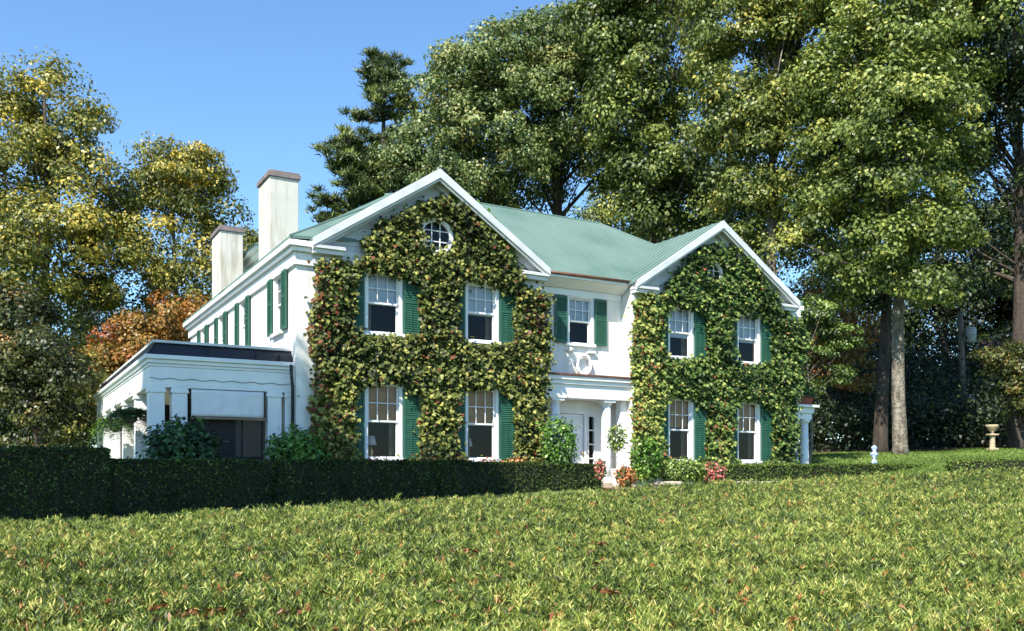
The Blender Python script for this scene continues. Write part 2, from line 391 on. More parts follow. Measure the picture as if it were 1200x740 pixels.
# roofs --------------------------------------------------------
roof = MB()
RZ = 8.60; RV = 4.0
T = (0, 0, -.07)
Cn = (-.22, -.25, 5.66); RL = (4.7, RV, RZ); RR = (11.8, RV, RZ)
roof.slab([Cn, (3.7, -.25+.6, 5.66+.42), (3.7, 3.56, 8.28), RL], T)                      # front-left piece beside the gable
roof.slab([(3.75, .04, 5.70), (17.45, .04, 5.70), RR, RL], T)                 # main front slope
roof.slab([(17.45, .04, 5.70), (17.45, 7.9, 5.7), RR], T)                               # right hip
roof.slab([(-.22, 7.9, 5.66), Cn, RL], T)                                               # left hip
roof.slab([(17.45, 7.9, 5.7), (-.22, 7.9, 5.66), RL, RR], T)                            # back slope
roof.slab([(-.22, 7.0, 5.66), (-.22, 14.3, 5.66), (3.6, 10.5, 7.2), (3.6, 6.0, 7.2)][::-1], T)   # rear ell
roof.slab([(-.22, 14.3, 5.66), (8, 14.3, 5.66), (3.6, 10.5, 7.2)][::-1], T)
roof.slab([(8, 14.3, 5.66), (8, 7.0, 5.66), (3.6, 6.0, 7.2), (3.6, 10.5, 7.2)][::-1], T)
SL = (7.86-5.66)/3.35
def gable_roof(c):
    for sgn in (-1, 1):
        tip = (c+sgn*3.38, 5.66-.02)
        pts = [(tip[0], -.36, tip[1]), (c, -.36, 7.86), (c, 4.0, 7.86), (tip[0], 4.0, tip[1])]
        if sgn > 0: pts = pts[::-1]
        roof.slab(pts, T)
        for k in range(11):                                                             # standing seams
            y = -.30+.40*k
            p0 = np.array([tip[0], y, tip[1]+.001]); p1 = np.array([c, y, 7.86])
            roof.slab([p0, p1, p1+(0, .022, 0), p0+(0, .022, 0)], (0, 0, .028))
gable_roof(C1); gable_roof(C2)
for k in range(23):                                                                     # faint seams on the main slope
    x = 7.0+.45*k
    if x > 16.6: break
    top = min(1.0, (17.4-x)/(17.45-11.8))
    y1 = .04+(RV-.04)*top; z1 = 5.70+(RZ-5.70)*top
    roof.slab([(x, .06, 5.715), (x+.02, .06, 5.715), (x+.02, y1, z1), (x, y1, z1)], (0, 0, .012))
roof.tube([RL, RR], .035, 6); roof.tube([RR, (17.45, .04, 5.72)], .03, 6); roof.tube([Cn, RL], .03, 6)
roof_o = hp(roof, 'roof', MT['roof'])
# taller rear block with its own hipped roof
rb = MB(); rb.box(1.3, 9, 8.2, 13.6, 4.5, 7.25); hp(rb, 'rear_block', MT['stucco'])
rc = MB(); rc.box(.95, 9.35, 7.85, 13.95, 7.25, 7.36); rc.box(1.1, 9.2, 8.0, 13.8, 7.1, 7.25); hp(rc, 'rear_cornice', MT['trim'])
rr = MB()
e = [(.85, 7.75, 7.362), (9.45, 7.75, 7.362), (9.45, 14.05, 7.362), (.85, 14.05, 7.362)]; r0, r1 = (3.6, 10.9, 8.75), (6.6, 10.9, 8.75)
rr.poly([e[0], e[1], r1, r0]); rr.poly([e[1], e[2], r1]); rr.poly([e[2], e[3], r0, r1]); rr.poly([e[3], e[0], r0]); rr.poly(e[::-1])
hp(rr, 'rear_roof', MT['roof'])
# chimneys (part of the roof)
def chimney(a, v, wa, wv, z1):
    c = MB(); c.box(a, a+wa, v, v+wv, 4.9, z1); o = hp(c, 'chimney', MT['chimney'], roof_o, bevel=.012); 
    k = MB(); k.box(a-.05, a+wa+.05, v-.05, v+wv+.05, z1+.001, z1+.13); k.box(a-.02, a+wa+.02, v-.02, v+wv+.02, z1+.131, z1+.18)
    for q in (0.28, .68): k.lathe(a+wa*.5, v+wv*q, [(.10, z1+.18), (.10, z1+.2)], 12)
    o2 = k.build('chimney_cap', MT['slate'], roof_o, dz=DZ, bevel=.01)
chimney(.1, 2.87, .80, 1.20, 8.03)
chimney(.1, 9.2, .75, 1.35, 8.02)
# cornices and rakes ------------------------------------------
co = MB()
# left side eave, stepped mouldings
co.box(-.24, 0, -.24, 14.25, 5.44, 5.583); co.box(-.16, 0, -.16, 14.2, 5.33, 5.438); co.box(-.07, -.002, -.07, 14.1, 5.02, 5.325)
co.box(0.002, .62, -.24, 0, 5.44, 5.58); co.box(0.002, .55, -.16, -.002, 5.33, 5.438); co.box(0.002, .45, -.07, -.003, 5.02, 5.325)
hp(co, 'cornice', MT['trim'], bevel=.01); co = MB()
# centre bay cornice
co.box(7.085, 10.2, .06, .598, 5.55, 5.66); co.slab([(7.085, .10, 5.548), (10.2, .10, 5.548), (10.2, .46, 5.36), (7.085, .46, 5.36)], (0, .138, 0)); co.box(7.085, 10.2, .53, .597, 5.16, 5.358)
hp(co, 'cornice', MT['trim'], bevel=.01); co = MB()
co.box(AR+.002, AR+.28, 0, 7.9, 5.44, 5.60); co.box(AR+.002, AR+.12, 0, 7.6, 5.2, 5.438)
hp(co, 'cornice', MT['trim'], bevel=.01)
for c in (C1, C2):
    rk = MB()
    n = np.array([-.55, 0, .83])
    for sgn in (-1, 1):
        def q(d, z): return c+sgn*d, z
        # outer fascia board, inner moulding, soffit, frieze on the wall
        for (y0, y1, top, h) in ((-.42, -.365, 0, .20), (-.364, -.30, -.08, .19), (-.299, -.02, -.09, .06), (-.10, .018, -.15, .18)):
            d0 = 3.38+ (0 if y0 < -.35 else -.05)
            pts = [(c+sgn*d0, y0, 5.64+top-.0), (c, y0, 7.86+top), (c, y0, 7.86+top-h*1.2), (c+sgn*d0, y0, 5.64+top-h)]
            rk.slab(pts, (0, y1-y0, 0))
        # cornice return
        x0 = c+sgn*3.36; x1 = c+sgn*2.55
        a0, a1 = min(x0, x1), max(x0, x1)
        rk.box(a0, a1, -.40, -.004, 5.41, 5.47); rk.box(a0+.02, a1-.02, -.33, -.004, 5.30, 5.409); rk.box(a0+.06, a1-.06, -.10, -.005, 5.08, 5.299)
        rk.slab([(a0, -.40, 5.471), (a1, -.40, 5.471), (a1, -.005, 5.60), (a0, -.005, 5.60)], (0, 0, .012))
    hp(rk, 'gable_trim', MT['fascia'], bevel=.008)
# gutter + downspouts
gt = MB(); gt.tube([(7.0, .03, 5.66), (10.2, .03, 5.66)], .045, 8)
gt.tube([(7.05, .03, 5.64), (6.98, .0, 5.60), (6.95, -.1, 5.42), (7.12, .12, 5.2), (7.13, .2, 4.9)], .045, 8)
hp(gt, 'gutter', MT['copper'], smooth=True)
ds = MB(); ds.tube([(-.12, .03, 2.58), (-.10, .05, 2.3), (-.06, .10, 2.05), (-.06, .10, -.6)], .04, 8); hp(ds, 'downspout', MT['darkroof'], smooth=True)

# windows ------------------------------------------------------
def window(axis, c, w, z0, z1, blind, v=0.0, blind_frac=.5, cols=3):
    """double-hung window: frame > sash, pane, blind, sill"""
    def B(mb, a0, a1, y0, y1, q0, q1):
        if axis == 'x': mb.box(a0, a1, v+y0, v+y1, q0, q1)
        else: mb.box(y0, y1, a0, a1, q0, q1)
        return mb
    fr = MB(); zm = (z0+z1)/2
    B(fr, c-w-.06, c-w+.035, -.03, .14, z0-.02, z1+.02); B(fr, c+w-.035, c+w+.06, -.03, .14, z0-.02, z1+.02)
    B(fr, c-w-.09, c+w+.09, -.045, .14, z1+.021, z1+.12)
    o = hp(fr, 'window', MT['trim'], bevel=.006)
    sl = MB(); B(sl, c-w-.11, c+w+.11, -.10, .16, z0-.11, z0-.021); hp(sl, 'sill', MT['trim'], o, bevel=.008)
    sa = MB(); i = w-.036
    for (q0, q1, y0) in ((zm-.02, z1+.02, .045), (z0-.02, zm+.018, .085)):
        y1 = y0+.035
        B(sa, c-i, c-i+.045, y0, y1, q0, q1); B(sa, c+i-.045, c+i, y0, y1, q0, q1)
        B(sa, c-i+.046, c+i-.046, y0, y1, q1-.05, q1); B(sa, c-i+.046, c+i-.046, y0, y1, q0, q0+.045)
        if y0 < .06:
            for k in range(1, cols):
                x = c-i+2*i*k/cols; B(sa, x-.011, x+.011, y0+.004, y1-.004, q0+.046, q1-.051)
            zz = (q0+q1)/2
            for k in range(cols):
                xa = c-i+2*i*k/cols+(.046 if k == 0 else .0115); xb = c-i+2*i*(k+1)/cols-(.046 if k == cols-1 else .0115)
                B(sa, xa, xb, y0+.004, y1-.004, zz-.011, zz+.011)
    hp(sa, 'sash', MT['trim'], o)
    pn = MB(); 
    for (q0, q1, y) in ((zm+.02, z1-.03, .064), (z0+.02, zm-.03, .104)):
        if axis == 'x': pn.poly([(c-i+.04, v+y, q0), (c+i-.04, v+y, q0), (c+i-.04, v+y, q1), (c-i+.04, v+y, q1)])
        else: pn.poly([(y, c+i-.04, q0), (y, c-i+.04, q0), (y, c-i+.04, q1), (y, c+i-.04, q1)])
    hp(pn, 'pane', MT['glass'], o)
    if blind:
        bl = MB(); zb = z1-(z1-z0)*blind_frac; n = 14
        B(bl, c-w+.04, c+w-.04, .128, .136, zb, z1); 
        for k in range(n): 
            x = c-w+.06+(2*w-.12)*k/(n-1); B(bl, x-.012, x+.012, .122, .1275, zb, z1)
        B(bl, c-w+.01, c+w-.01, .135, .165, zb-.03, zb-.001)
        hp(bl, 'window_blind', MT[blind], o)
    return o
def shutter(axis, c, w, z0, z1, v=0.0, swing=0.0):
    """panelled louvre shutter leaf: stiles, rails and slats in one mesh"""
    s = MB(); t0, t1 = -.085, -.045; st = .055
    def B(a0, a1, y0, y1, q0, q1):
        if axis == 'x': s.box(a0, a1, v+y0, v+y1, q0, q1)
        else: s.box(y0, y1, a0, a1, q0, q1)
    h = w/2; zm = z0+(z1-z0)*.56
    B(c-h, c-h+st, t0, t1, z0, z1); B(c+h-st, c+h, t0, t1, z0, z1)
    for q0, q1 in ((z0, z0+.09), (zm-.04, zm+.04), (z1-.08, z1)): B(c-h+st+.001, c+h-st-.001, t0, t1, q0, q1)
    B(c-h+st, c+h-st, t0+.024, t1-.002, z0+.02, z1-.02)
    for q0, q1 in ((z0+.10, zm-.05), (zm+.05, z1-.09)):
        n = int((q1-q0)/.055)
        for k in range(n):
            z = q0+(k+.2)*(q1-q0)/n
            if axis == 'x': s.slab([(c-h+st, v+t0+.003, z), (c+h-st, v+t0+.003, z), (c+h-st, v+t0+.023, z+.04), (c-h+st, v+t0+.023, z+.04)], (0, 0, .008))
            else: s.slab([(t0+.003, c-h+st, z), (t0+.003, c+h-st, z), (t0+.023, c+h-st, z+.04), (t0+.023, c-h+st, z+.04)], (0, 0, .008))
    B(c-.008, c+.008, t0-.012, t0+.001, z0+.14, zm-.08)
    return hp(s, 'shutter', MT['shutter'])
for wi, (x, z) in enumerate(front_windows):
    wo = window('x', x, WW, z[0], z[1], 'blind_white' if z is UP else 'blind_brown', 0, (.50, .47, .52, .50, .58, .44, .55, .50)[wi])
    cu = MB(); q0 = (-1, 1, 1, -1, 1, 1, -1, 1)[wi]; nn = 8                     # a gathered curtain drawn to one side
    pts = [(x+q0*(WW-.02-.028*k), .22+.018*(k % 2)) for k in range(nn)]
    for k in range(nn-1): cu.slab([(pts[k][0], pts[k][1], z[0]), (pts[k+1][0], pts[k+1][1], z[0]), (pts[k+1][0], pts[k+1][1], z[1]), (pts[k][0], pts[k][1], z[1])], (0, .006, 0))
    hp(cu, 'curtain', MT['curtain'], wo)
    for s in (-1, 1): shutter('x', x+s*(WW+.06+.235), .45, z[0]-.03, z[1]+.02)
window('x', CWX, .42, 3.80, 5.10, 'blind_white', .6, .5)
for s in (-1, 1): shutter('x', CWX+s*(.42+.07+.22), .43, 3.76, 5.14, .6)
for y in SW:
    window('y', y, .40, UP[0]+.05, UP[1], 'blind_white', 0, .5, 2)
    for s in (-1, 1): shutter('y', y+s*(.40+.07+.21), .42, UP[0]+.02, UP[1]+.03)
# small plaster brackets under centre window
br = MB(); br.lathe(8.33, .52, [(.02, 3.50), (.09, 3.53), (.11, 3.58), (.05, 3.63)], 12); hp(br, 'bracket', MT['trim'])
br = MB(); br.box(8.95, 9.25, .50, .598, 3.50, 3.57); hp(br, 'bracket', MT['trim'], bevel=.01)
# oval gable windows
def oval(c, z, y=-.02):
    n = 36; rx, rz, wd = .39, .37, .10
    f = MB(); b = 0
    for k in range(n):
        a = 2*math.pi*k/n; ca, sa = math.cos(a), math.sin(a)
        f.v += [(c+(rx+wd)*ca, y-.07, z+(rz+wd)*sa), (c+rx*ca, y-.05, z+rz*sa), (c+rx*ca, y+.05, z+rz*sa), (c+(rx+wd)*ca, y+.06, z+(rz+wd)*sa)]
    for k in range(n):
        j = (k+1) % n
        for q in range(4):
            p = (q+1) % 4; f.f.append((4*k+q, 4*j+q, 4*j+p, 4*k+p))
    for x0 in (-.12, .12):
        h = rz*math.sqrt(1-(x0/rx)**2); f.box(c+x0-.012, c+x0+.012, y-.02, y+.01, z-h, z+h)
    for z0 in (-.14, .14):
        h = rx*math.sqrt(1-(z0/rz)**2); f.box(c-h, c+h, y-.018, y+.008, z+z0-.012, z+z0+.012)
    o = hp(f, 'oval_window', MT['trim'], smooth=False)
    g = MB(); g.poly([(c+(rx+.01)*math.cos(2*math.pi*k/n), y+.022, z+(rz+.01)*math.sin(2*math.pi*k/n)) for k in range(n)]); 
    hp(g, 'pane', MT['glass'], o)
    d = MB(); d.poly([(c+(rx+.03)*math.cos(2*math.pi*k/n), y+.034, z+(rz+.03)*math.sin(2*math.pi*k/n)) for k in range(n)]); hp(d, 'backing', MT['darkroom'], o)
oval(3.72, 6.19); oval(C2-.2, 6.2)

# portico ------------------------------------------------------
pt = MB()
pt.box(7.085, 10.235, .12, .598, 2.10, 2.50); pt.box(7.085, 10.235, .06, .598, 2.501, 2.62); pt.box(7.085, 10.235, .0, .598, 2.621, 2.74)
pt.box(7.085, 10.235, .60, 2.3, 2.30, 2.40)
port = hp(pt, 'portico', MT['trim'], bevel=.01)
fl = MB(); fl.box(7.085, 10.235, -.04, .597, 2.742, 2.80); hp(fl, 'flashing', MT['copper'], port)
st = MB(); st.box(7.085, 10.235, .0, 2.3, -.9, -.34); st.box(7.5, 9.9, -.45, -.001, -.9, -.46); hp(st, 'step', MT['stone'], port, bevel=.02)
for x in (7.68, 9.50):
    c = MB(); r = .155
    c.lathe(x, .36, [(r*.99, -.20), (r, .2), (r*.99, .8), (r*.93, 1.4), (r*.84, 1.90)], 24)
    oc = hp(c, 'column', MT['trim'], port, smooth=True)
    k = MB(); k.lathe(x, .36, [(r*.86, 1.901), (r*.95, 1.93), (r*.88, 1.95), (r*1.1, 2.0), (r*1.25, 2.03)], 24); k.box(x-.21, x+.21, .15, .57, 2.031, 2.098)
    hp(k, 'capital', MT['trim'], port); k = MB()
    k.lathe(x, .36, [(r*1.3, -.27), (r*1.35, -.24), (r*1.15, -.21), (r*1.05, -.201)], 24); k.box(x-.22, x+.22, .14, .58, -.339, -.271)
    hp(k, 'column_base', MT['trim'], port)
for x0 in (7.09, 10.0):
    p = MB(); p.box(x0, x0+.23, .30, .55, -.34, 2.098); hp(p, 'pilaster', MT['trim'], port, bevel=.01)
# door wall
dw = MB(); DWY = .95
dw.grid_wall('x', DWY, DWY+.15, 7.085, 10.235, -.9, 2.30, [(8.24, 9.12, -.3, 1.72), (7.86, 8.12, .25, 1.66), (9.24, 9.50, -.05, 1.66)])
hp(dw, 'entrance_wall', MT['trim'])
dr = MB(); dr.box(8.25, 9.11, DWY+.06, DWY+.10, -.3, 1.71)
for q0, q1 in ((-.2, .45), (.55, 1.0), (1.1, 1.62)):
    for xa, xb in ((8.33, 8.64), (8.72, 9.03)): dr.box(xa, xb, DWY+.045, DWY+.059, q0, q1)
do = hp(dr, 'front_door', MT['trim'], bevel=.008)
dh = MB(); dh.lathe(9.06, DWY+.0, [(.03, .50), (.04, .53), (.03, .56)], 10); hp(dh, 'door_handle', MT['brass'], do, smooth=True)
for xa, xb, z0 in ((7.86, 8.12, .25), (9.24, 9.50, -.05)):
    s = MB(); s.box(xa+.002, xa+.03, DWY-.02, DWY+.05, z0, 1.66); s.box(xb-.03, xb-.002, DWY-.02, DWY+.05, z0, 1.66)
    n = 4
    for k in range(n+1): 
        z = z0+(1.66-z0)*k/n; s.box(xa+.031, xb-.031, DWY-.015, DWY+.04, z-.018+(.018 if k == 0 else 0), z+.018-(.018 if k == n else 0))
    so = hp(s, 'sidelight', MT['trim'])
    g = MB(); g.poly([(xa, DWY+.06, z0), (xb, DWY+.06, z0), (xb, DWY+.06, 1.66), (xa, DWY+.06, 1.66)]); hp(g, 'pane', MT['glass'], so)
    g = MB(); g.box(xa-.1, xb+.1, DWY+.3, DWY+.32, z0-.2, 1.9); hp(g, 'backing', MT['darkroom'], so)

# long side porch ----------------------------------------------
PX = -3.42; PV0, PV1 = .18, 13.2
pe = MB()
pe.box(PX+.12, -.002, PV0+.12, PV0+.40, 1.98, 2.40); pe.box(PX+.12, PX+.40, PV0+.401, PV1, 1.98, 2.40)        # frieze
pe.box(PX+.10, -.004, PV0+.10, PV0+.42, 1.92, 1.979); pe.box(PX+.10, PX+.42, PV0+.421, PV1, 1.92, 1.979)
pe.box(PX, -.003, PV0, PV1, 2.56, 2.66); pe.box(PX+.06, -.003, PV0+.06, PV1, 2.47, 2.558); pe.box(PX+.10, -.003, PV0+.10, PV1, 2.401, 2.468)
porch = hp(pe, 'side_porch', MT['trim'], bevel=.01)
pr = MB(); pr.slab([(PX+.06, PV0+.05, 2.662), (-.004, PV0+.05, 2.662), (-.004, PV0+.25, 2.96), (PX+.26, PV0+.25, 2.96)], (0, .04, 0))
pr.slab([(PX+.06, PV1, 2.662), (PX+.06, PV0+.05, 2.662), (PX+.26, PV0+.25, 2.96), (PX+.26, PV1, 2.96)], (.04, 0, 0))
pr.box(PX+.26, -.004, PV0+.29, PV1, 2.90, 2.96); 
for x in (-2.0, -.9, -.35): pr.box(x, x+.03, PV0-.0+.06, PV0+.16, 2.68, 2.84)
hp(pr, 'porch_roof', MT['darkroof'], porch)
pg = MB(); pg.box(PX+.22, -.005, PV0+.20, PV0+.26, 2.962, 3.02); pg.box(PX+.20, PX+.26, PV0+.2605, PV1, 2.962, 3.02); hp(pg, 'porch_gutter', MT['fascia'], porch)
def porch_col(x, y, w=.36, d=.36):
    k = MB(); k.box(x, x+w, y, y+d, -.7, 1.80); k.box(x-.03, x+w+.03, y-.03, y+d+.03, 1.801, 1.86); k.box(x-.015, x+w+.015, y-.015, y+d+.015, 1.861, 1.918)
    k.box(x+.06, x+w-.06, y-.012, y-.001, -.2, 1.68); k.box(x-.04, x+w+.04, y-.04, y+d+.04, -.70, -.35)
    hp(k, 'column', MT['trim'], porch, bevel=.008)
for x in (-3.32, -2.82, -.62): porch_col(x, PV0+.1, .34, .34)
porch_col(-.19, PV0+.1, .17, .34)
for v in (2.6, 5.2, 7.8, 10.4, 12.7): porch_col(-3.32, v, .34, .34)
pk = MB(); pk.box(-3.3, -.01, .3, 13.1, -.8, -.36); hp(pk, 'porch_floor', MT['stone'], porch)
pw = MB(); pw.box(-3.25, -.01, 6.5, 6.55, -.35, 1.95)
hp(pw, 'porch_partition', MT['darkroom'], porch)  # added near-black board, painted shade for the depth of the porch
sb = MB()
for v in (1.0, 3.3, 5.9, 8.5, 11.0):
    sb.box(-3.28, -3.22, v-.3, v+1.5, -.35, .1); 
hp(sb, 'porch_rail', MT['trim'], porch)
m, nt, b = new_mat('porch_screen'); b.inputs['Base Color'].default_value = (.006, .005, .006, 1); b.inputs['Roughness'].default_value = .6  # near-opaque dark film, stands in for shade in the porch opening
tp = nt.nodes.new("ShaderNodeBsdfTransparent"); mx = nt.nodes.new("ShaderNodeMixShader"); mx.inputs[0].default_value = .88
nt.links.new(tp.outputs[0], mx.inputs[1]); nt.links.new(b.outputs[0], mx.inputs[2]); nt.links.new(mx.outputs[0], nt.nodes["Material Output"].inputs["Surface"])
MT['screen'] = m
sc_ = MB(); sc_.poly([(-2.47, PV0+.30, -.4), (-.63, PV0+.30, -.4), (-.63, PV0+.30, 1.92), (-2.47, PV0+.30, 1.92)]); hp(sc_, 'insect_screen', MT['screen'], porch)  # added dark sheet that blackens the open bay
sc_ = MB()
for x in (-2.42, -1.80, -1.62, -1.18, -.70): sc_.box(x-.02, x+.02, PV0+.31, PV0+.35, -.4, 1.92)
sc_.box(-2.40, -.72, PV0+.352, PV0+.37, .28, .34); hp(sc_, 'screen_frame', MT['darkroof'], porch)  # bars of the added dark sheet
# canvas roller blind
n = 22; bl = MB(); bx0, bx1 = -2.40, -.72
for j in range(9):
    for i in range(n+1):
        x = bx0+(bx1-bx0)*i/n; t = j/8
        sag = .12*(1-((x-(bx0+bx1)/2)/((bx1-bx0)/2))**4)
        z = 1.90-t*(.62+0*sag)
        y = PV0+.07-.05*t*math.sin(math.pi*i/n)-.012*math.sin(i*1.9)*t
        bl.v.append((x, y, z))
for j in range(8):
    for i in range(n): bl.f.append((j*(n+1)+i, j*(n+1)+i+1, (j+1)*(n+1)+i+1, (j+1)*(n+1)+i))
ob = hp(bl, 'canvas_blind', MT['canvas'], porch, smooth=True)
sm = ob.modifiers.new("t", 'SOLIDIFY'); sm.thickness = .006
bp = MB(); bp.box(bx0-.02, bx1+.02, PV0+.0, PV0+.05, 1.21, 1.27); hp(bp, 'blind_batten', MT['curtain'], porch)
cn = MB()
for x0 in (-1.95, -1.62, -1.1):
    pts = [(x0+.02*k, 3.2+.03*math.sin(k*2.1)) for k in range(9)]
    for k in range(8): cn.slab([(pts[k][0], pts[k][1], -.3), (pts[k+1][0], pts[k+1][1], -.3), (pts[k+1][0], pts[k+1][1], 1.9), (pts[k][0], pts[k][1], 1.9)], (0, .01, 0))
hp(cn, 'porch_curtain', MT['curtain'], porch)

# small porch on the right-hand side
sp = MB(); sp.box(17.25, 18.65, .6, 3.2, 2.02, 2.22); sp.box(17.25, 18.78, .48, 3.3, 2.221, 2.31); sp.box(17.25, 18.6, .66, 3.1, 1.8, 2.018)
spo = hp(sp, 'east_porch', MT['trim'], bevel=.01)
for x in (17.75, 18.4):
    k = MB(); k.lathe(x, .82, [(.15, -.6), (.15, .3), (.125, 1.68)], 20); k.lathe(x, .82, [(.14, 1.681), (.19, 1.73), (.19, 1.799)], 20); hp(k, 'column', MT['trim'], spo, smooth=True)
k = MB(); k.lathe(18.3, 2.8, [(.15, -.6), (.15, .3), (.125, 1.8)], 16); hp(k, 'column', MT['trim'], spo, smooth=True)
k = MB(); k.box(17.26, 17.36, .62, .9, -.6, 1.8); hp(k, 'pilaster', MT['trim'], spo)

# things on and about the house --------------------------------
def world_obj(mb, name, mat, a=None, smooth=False, bevel=0, parent=None):
    return mb.build(name, mat, parent, smooth, bevel)
# planter box on the east porch
x, y = hw(18.0, .95)
pb = MB(); pb.slab([(-.62, -.3, 0), (.62, -.3, 0), (.62, .3, 0), (-.62, .3, 0)], (0, 0, .02)); pb.slab([(-.58, -.27, .021), (.58, -.27, .021), (.66, -.33, .27), (-.66, -.33, .27)], (0, .5, 0))
pl = empty('planter_box', (x, y, 2.312), ANG); tag(pl, 'dark red wooden planter box on top of the small columned porch', 'planter')
pb.build('box', MT['terracotta'], pl, bevel=.01)
q = MB(); q.box(-.72, .72, -.38, .24, .272, .33); q.build('rim', MT['bark_dark'], pl)
def leaf_blob(name, x, y, z, rx, ry, rz, n, size, mat, parent=None, tmpl=KITE, local=True, shell=.35, low=-1.0):
    d = unit(rnd(n)); d[:, 2] = np.maximum(d[:, 2], low); r = rng.uniform(shell, 1, n)**.5
    nz = smooth_noise(d[:, 0]*3+x, d[:, 1]*3+d[:, 2]*4+y, 1.3, int(abs(x*13+y*7)) % 997)
    r = r*(1+.26*nz+.10*rng.normal(size=n))
    p = d*r[:, None]*np.array([rx, ry, rz]) + np.array([x, y, z])
    nr = d*.8+np.array([0, 0, .55])+.55*rnd(n)
    V = leaf_verts(p, nr, d+np.array([0, 0, -.4])+.5*rnd(n), size*rng.uniform(.7, 1.3, n), tmpl)
    t = .45+.22*nz+.2*rng.normal(size=n)
    return V, t
V, t = leaf_blob('', 0, 0, .42, .75, .35, .22, 900, .10, None); leaf_mesh('plant', V, t, MT['shrub_leaf'], pl)
# wreath
x, y = hw(8.80, .50)
wr = MB(); n, m_ = 40, 10
wz = zat(428, y)
for k in range(n):
    a = 2*math.pi*k/n; rr_ = .055*(1+.12*math.sin(a*9))
    for j in range(m_):
        b_ = 2*math.pi*j/m_; rad = .255+rr_*math.cos(b_)
        wr.v.append((rad*math.cos(a)*.92, rr_*math.sin(b_), rad*1.12*math.sin(a)))
for k in range(n):
    for j in range(m_):
        wr.f.append((k*m_+j, ((k+1) % n)*m_+j, ((k+1) % n)*m_+(j+1) % m_, k*m_+(j+1) % m_))
w_o = wr.build('wreath', MT['trim'], None, True); w_o.location = (x, y, wz); w_o.rotation_euler = (0, 0, ANG)
tag(w_o, 'white oval wreath ring hung on the wall below the centre window', 'wreath')
# light string on porch frieze
ls = MB(); pts = []
for k in range(60):
    a = -3.3+3.25*k/59; px_, py_ = hw(a, PV0+.10); pts.append((px_, py_, 2.14+.016*math.cos(k*.75)-.02))
ls.tube(pts, .006, 5)
tag(ls.build('light_string', MT['darkroof'], None), 'thin dark cable of lights drooping across the white porch frieze', 'light string')
# table lamps behind the two lower left windows
for i, a in enumerate((C1-1.52, C1+1.30)):
    x, y = hw(a, .62); L = empty('table_lamp', (x, y, .25), 0)
    tag(L, ['white shaded table lamp inside the ground floor window nearest the side porch', 'white shaded table lamp inside the ground floor window nearest the entrance, left wing'][i], 'lamp', 'table lamps in the windows')
    s = MB(); s.lathe(0, 0, [(.15, .42), (.09, .66)], 20); s.build('lamp_shade', MT['canvas'], L, True)
    s = MB(); s.lathe(0, 0, [(.08, 0), (.09, .05), (.05, .12), (.10, .25), (.03, .36), (.015, .43)], 16); s.build('lamp_base', MT['brass'], L, True)

# ---------------------------------------------------------------- climbing ivy
def ivy(name, label, polys, holes, mat, n, tintfn, ymin_floor=True, extra=None):
    root = empty(name, (0, 0, 0)); tag(root, label, 'ivy')
    P = [[face(*p) for p in poly] for poly in polys]
    allp = np.concatenate([np.array(p) for p in P]); a0, z0 = allp.min(0)-.3; a1, z1 = allp.max(0)+.3
    A = rng.uniform(a0, a1, n); Z = rng.uniform(z0, z1, n)
    dA = .13*smooth_noise(A, Z, 6, 3)+.05*rng.normal(size=n); dZ = .16*smooth_noise(A, Z, 6, 5)+.05*rng.normal(size=n)
    stray = (rng.uniform(0, 1, n) < .05)*.16; dA = dA+stray*rng.normal(size=n); dZ = dZ+stray*rng.normal(size=n)
    keep = np.zeros(n, bool)
    for p in P: keep |= inpoly(A+dA, Z+dZ, p)
    for h in holes:
        keep &= ~((A+.75*dA > h[0]) & (A+.75*dA < h[1]) & (Z+.8*dZ > h[2]) & (Z+.8*dZ < h[3]))
    A, Z = A[keep], Z[keep]; n = len(A)
    th = .32+.15*smooth_noise(A, Z, 4.5, 11)+.10*smooth_noise(A, Z, 11, 12)+.05*smooth_noise(A, Z, 23, 13)
    D = -(.03+np.clip(th, .06, .5)*rng.uniform(.0, 1.0, n)**1.25)
    x = P0[0]+A*U[0]+D*W[0]; y = P0[1]+A*U[1]+D*W[1]
    pos = np.stack([x, y, Z], 1)
    out = -np.array([W[0], W[1], 0])
    nr = out*.9+np.array([-.18, -.1, .75])+.36*rnd(n)
    tip = np.array([0, 0, -1.0])+.38*rnd(n)
    V = leaf_verts(pos, nr, tip, .097*rng.uniform(.65, 1.3, n), LOBED)
    base, redp = tintfn(A, Z)
    tt = np.clip(base+.02+.22*rng.normal(size=n), 0, .89); tt = np.where(rng.uniform(0, 1, n) < redp, rng.uniform(.92, 1, n), tt)
    leaf_mesh('leaves', V, tt, mat, root)
    # stems
    s = MB()
    for p in P:
        pa = np.array(p); 
        for k in range(16):
            a = rng.uniform(pa[:, 0].min()+.2, pa[:, 0].max()-.2); pts = []
            z = -.5
            while z < pa[:, 1].max()-.2:
                if inpoly(np.array([a]), np.array([max(z, pa[:, 1].min()+.1)]), p)[0] and not any(h[0]-.03 < a < h[1]+.03 and h[2]-.05 < z < h[3]+.05 for h in holes):
                    q = hw(a, -.03); pts.append((q[0], q[1], z))
                else:
                    if len(pts) > 2: s.tube(pts, .014, 5)
                    pts = []
                a += rng.normal()*.05; z += .18
            if len(pts) > 2: s.tube(pts, .012, 5)
    if s.v: s.build('stem', MT['bark_dark'], root)
    return root
def wholes(cs):
    H = []
    for c in cs:
        for z in (UP, LO):
            H.append((c-WW-.12, c+WW+.10, z[0]-.12, z[1]+.02))
            H.append((c+WW+.05, c+WW+.50, z[0]-.04, z[1]-.16))
            H.append((c-WW-.33, c-WW-.06, z[0]+.05, z[1]-.16))
    return H
HL = wholes((C1-1.42, C1+1.42)); HR = wholes((C2-1.42, C2+1.42))
ovl = (3.72-.45, 3.72+.47, 6.19-.42, 6.19+.44)
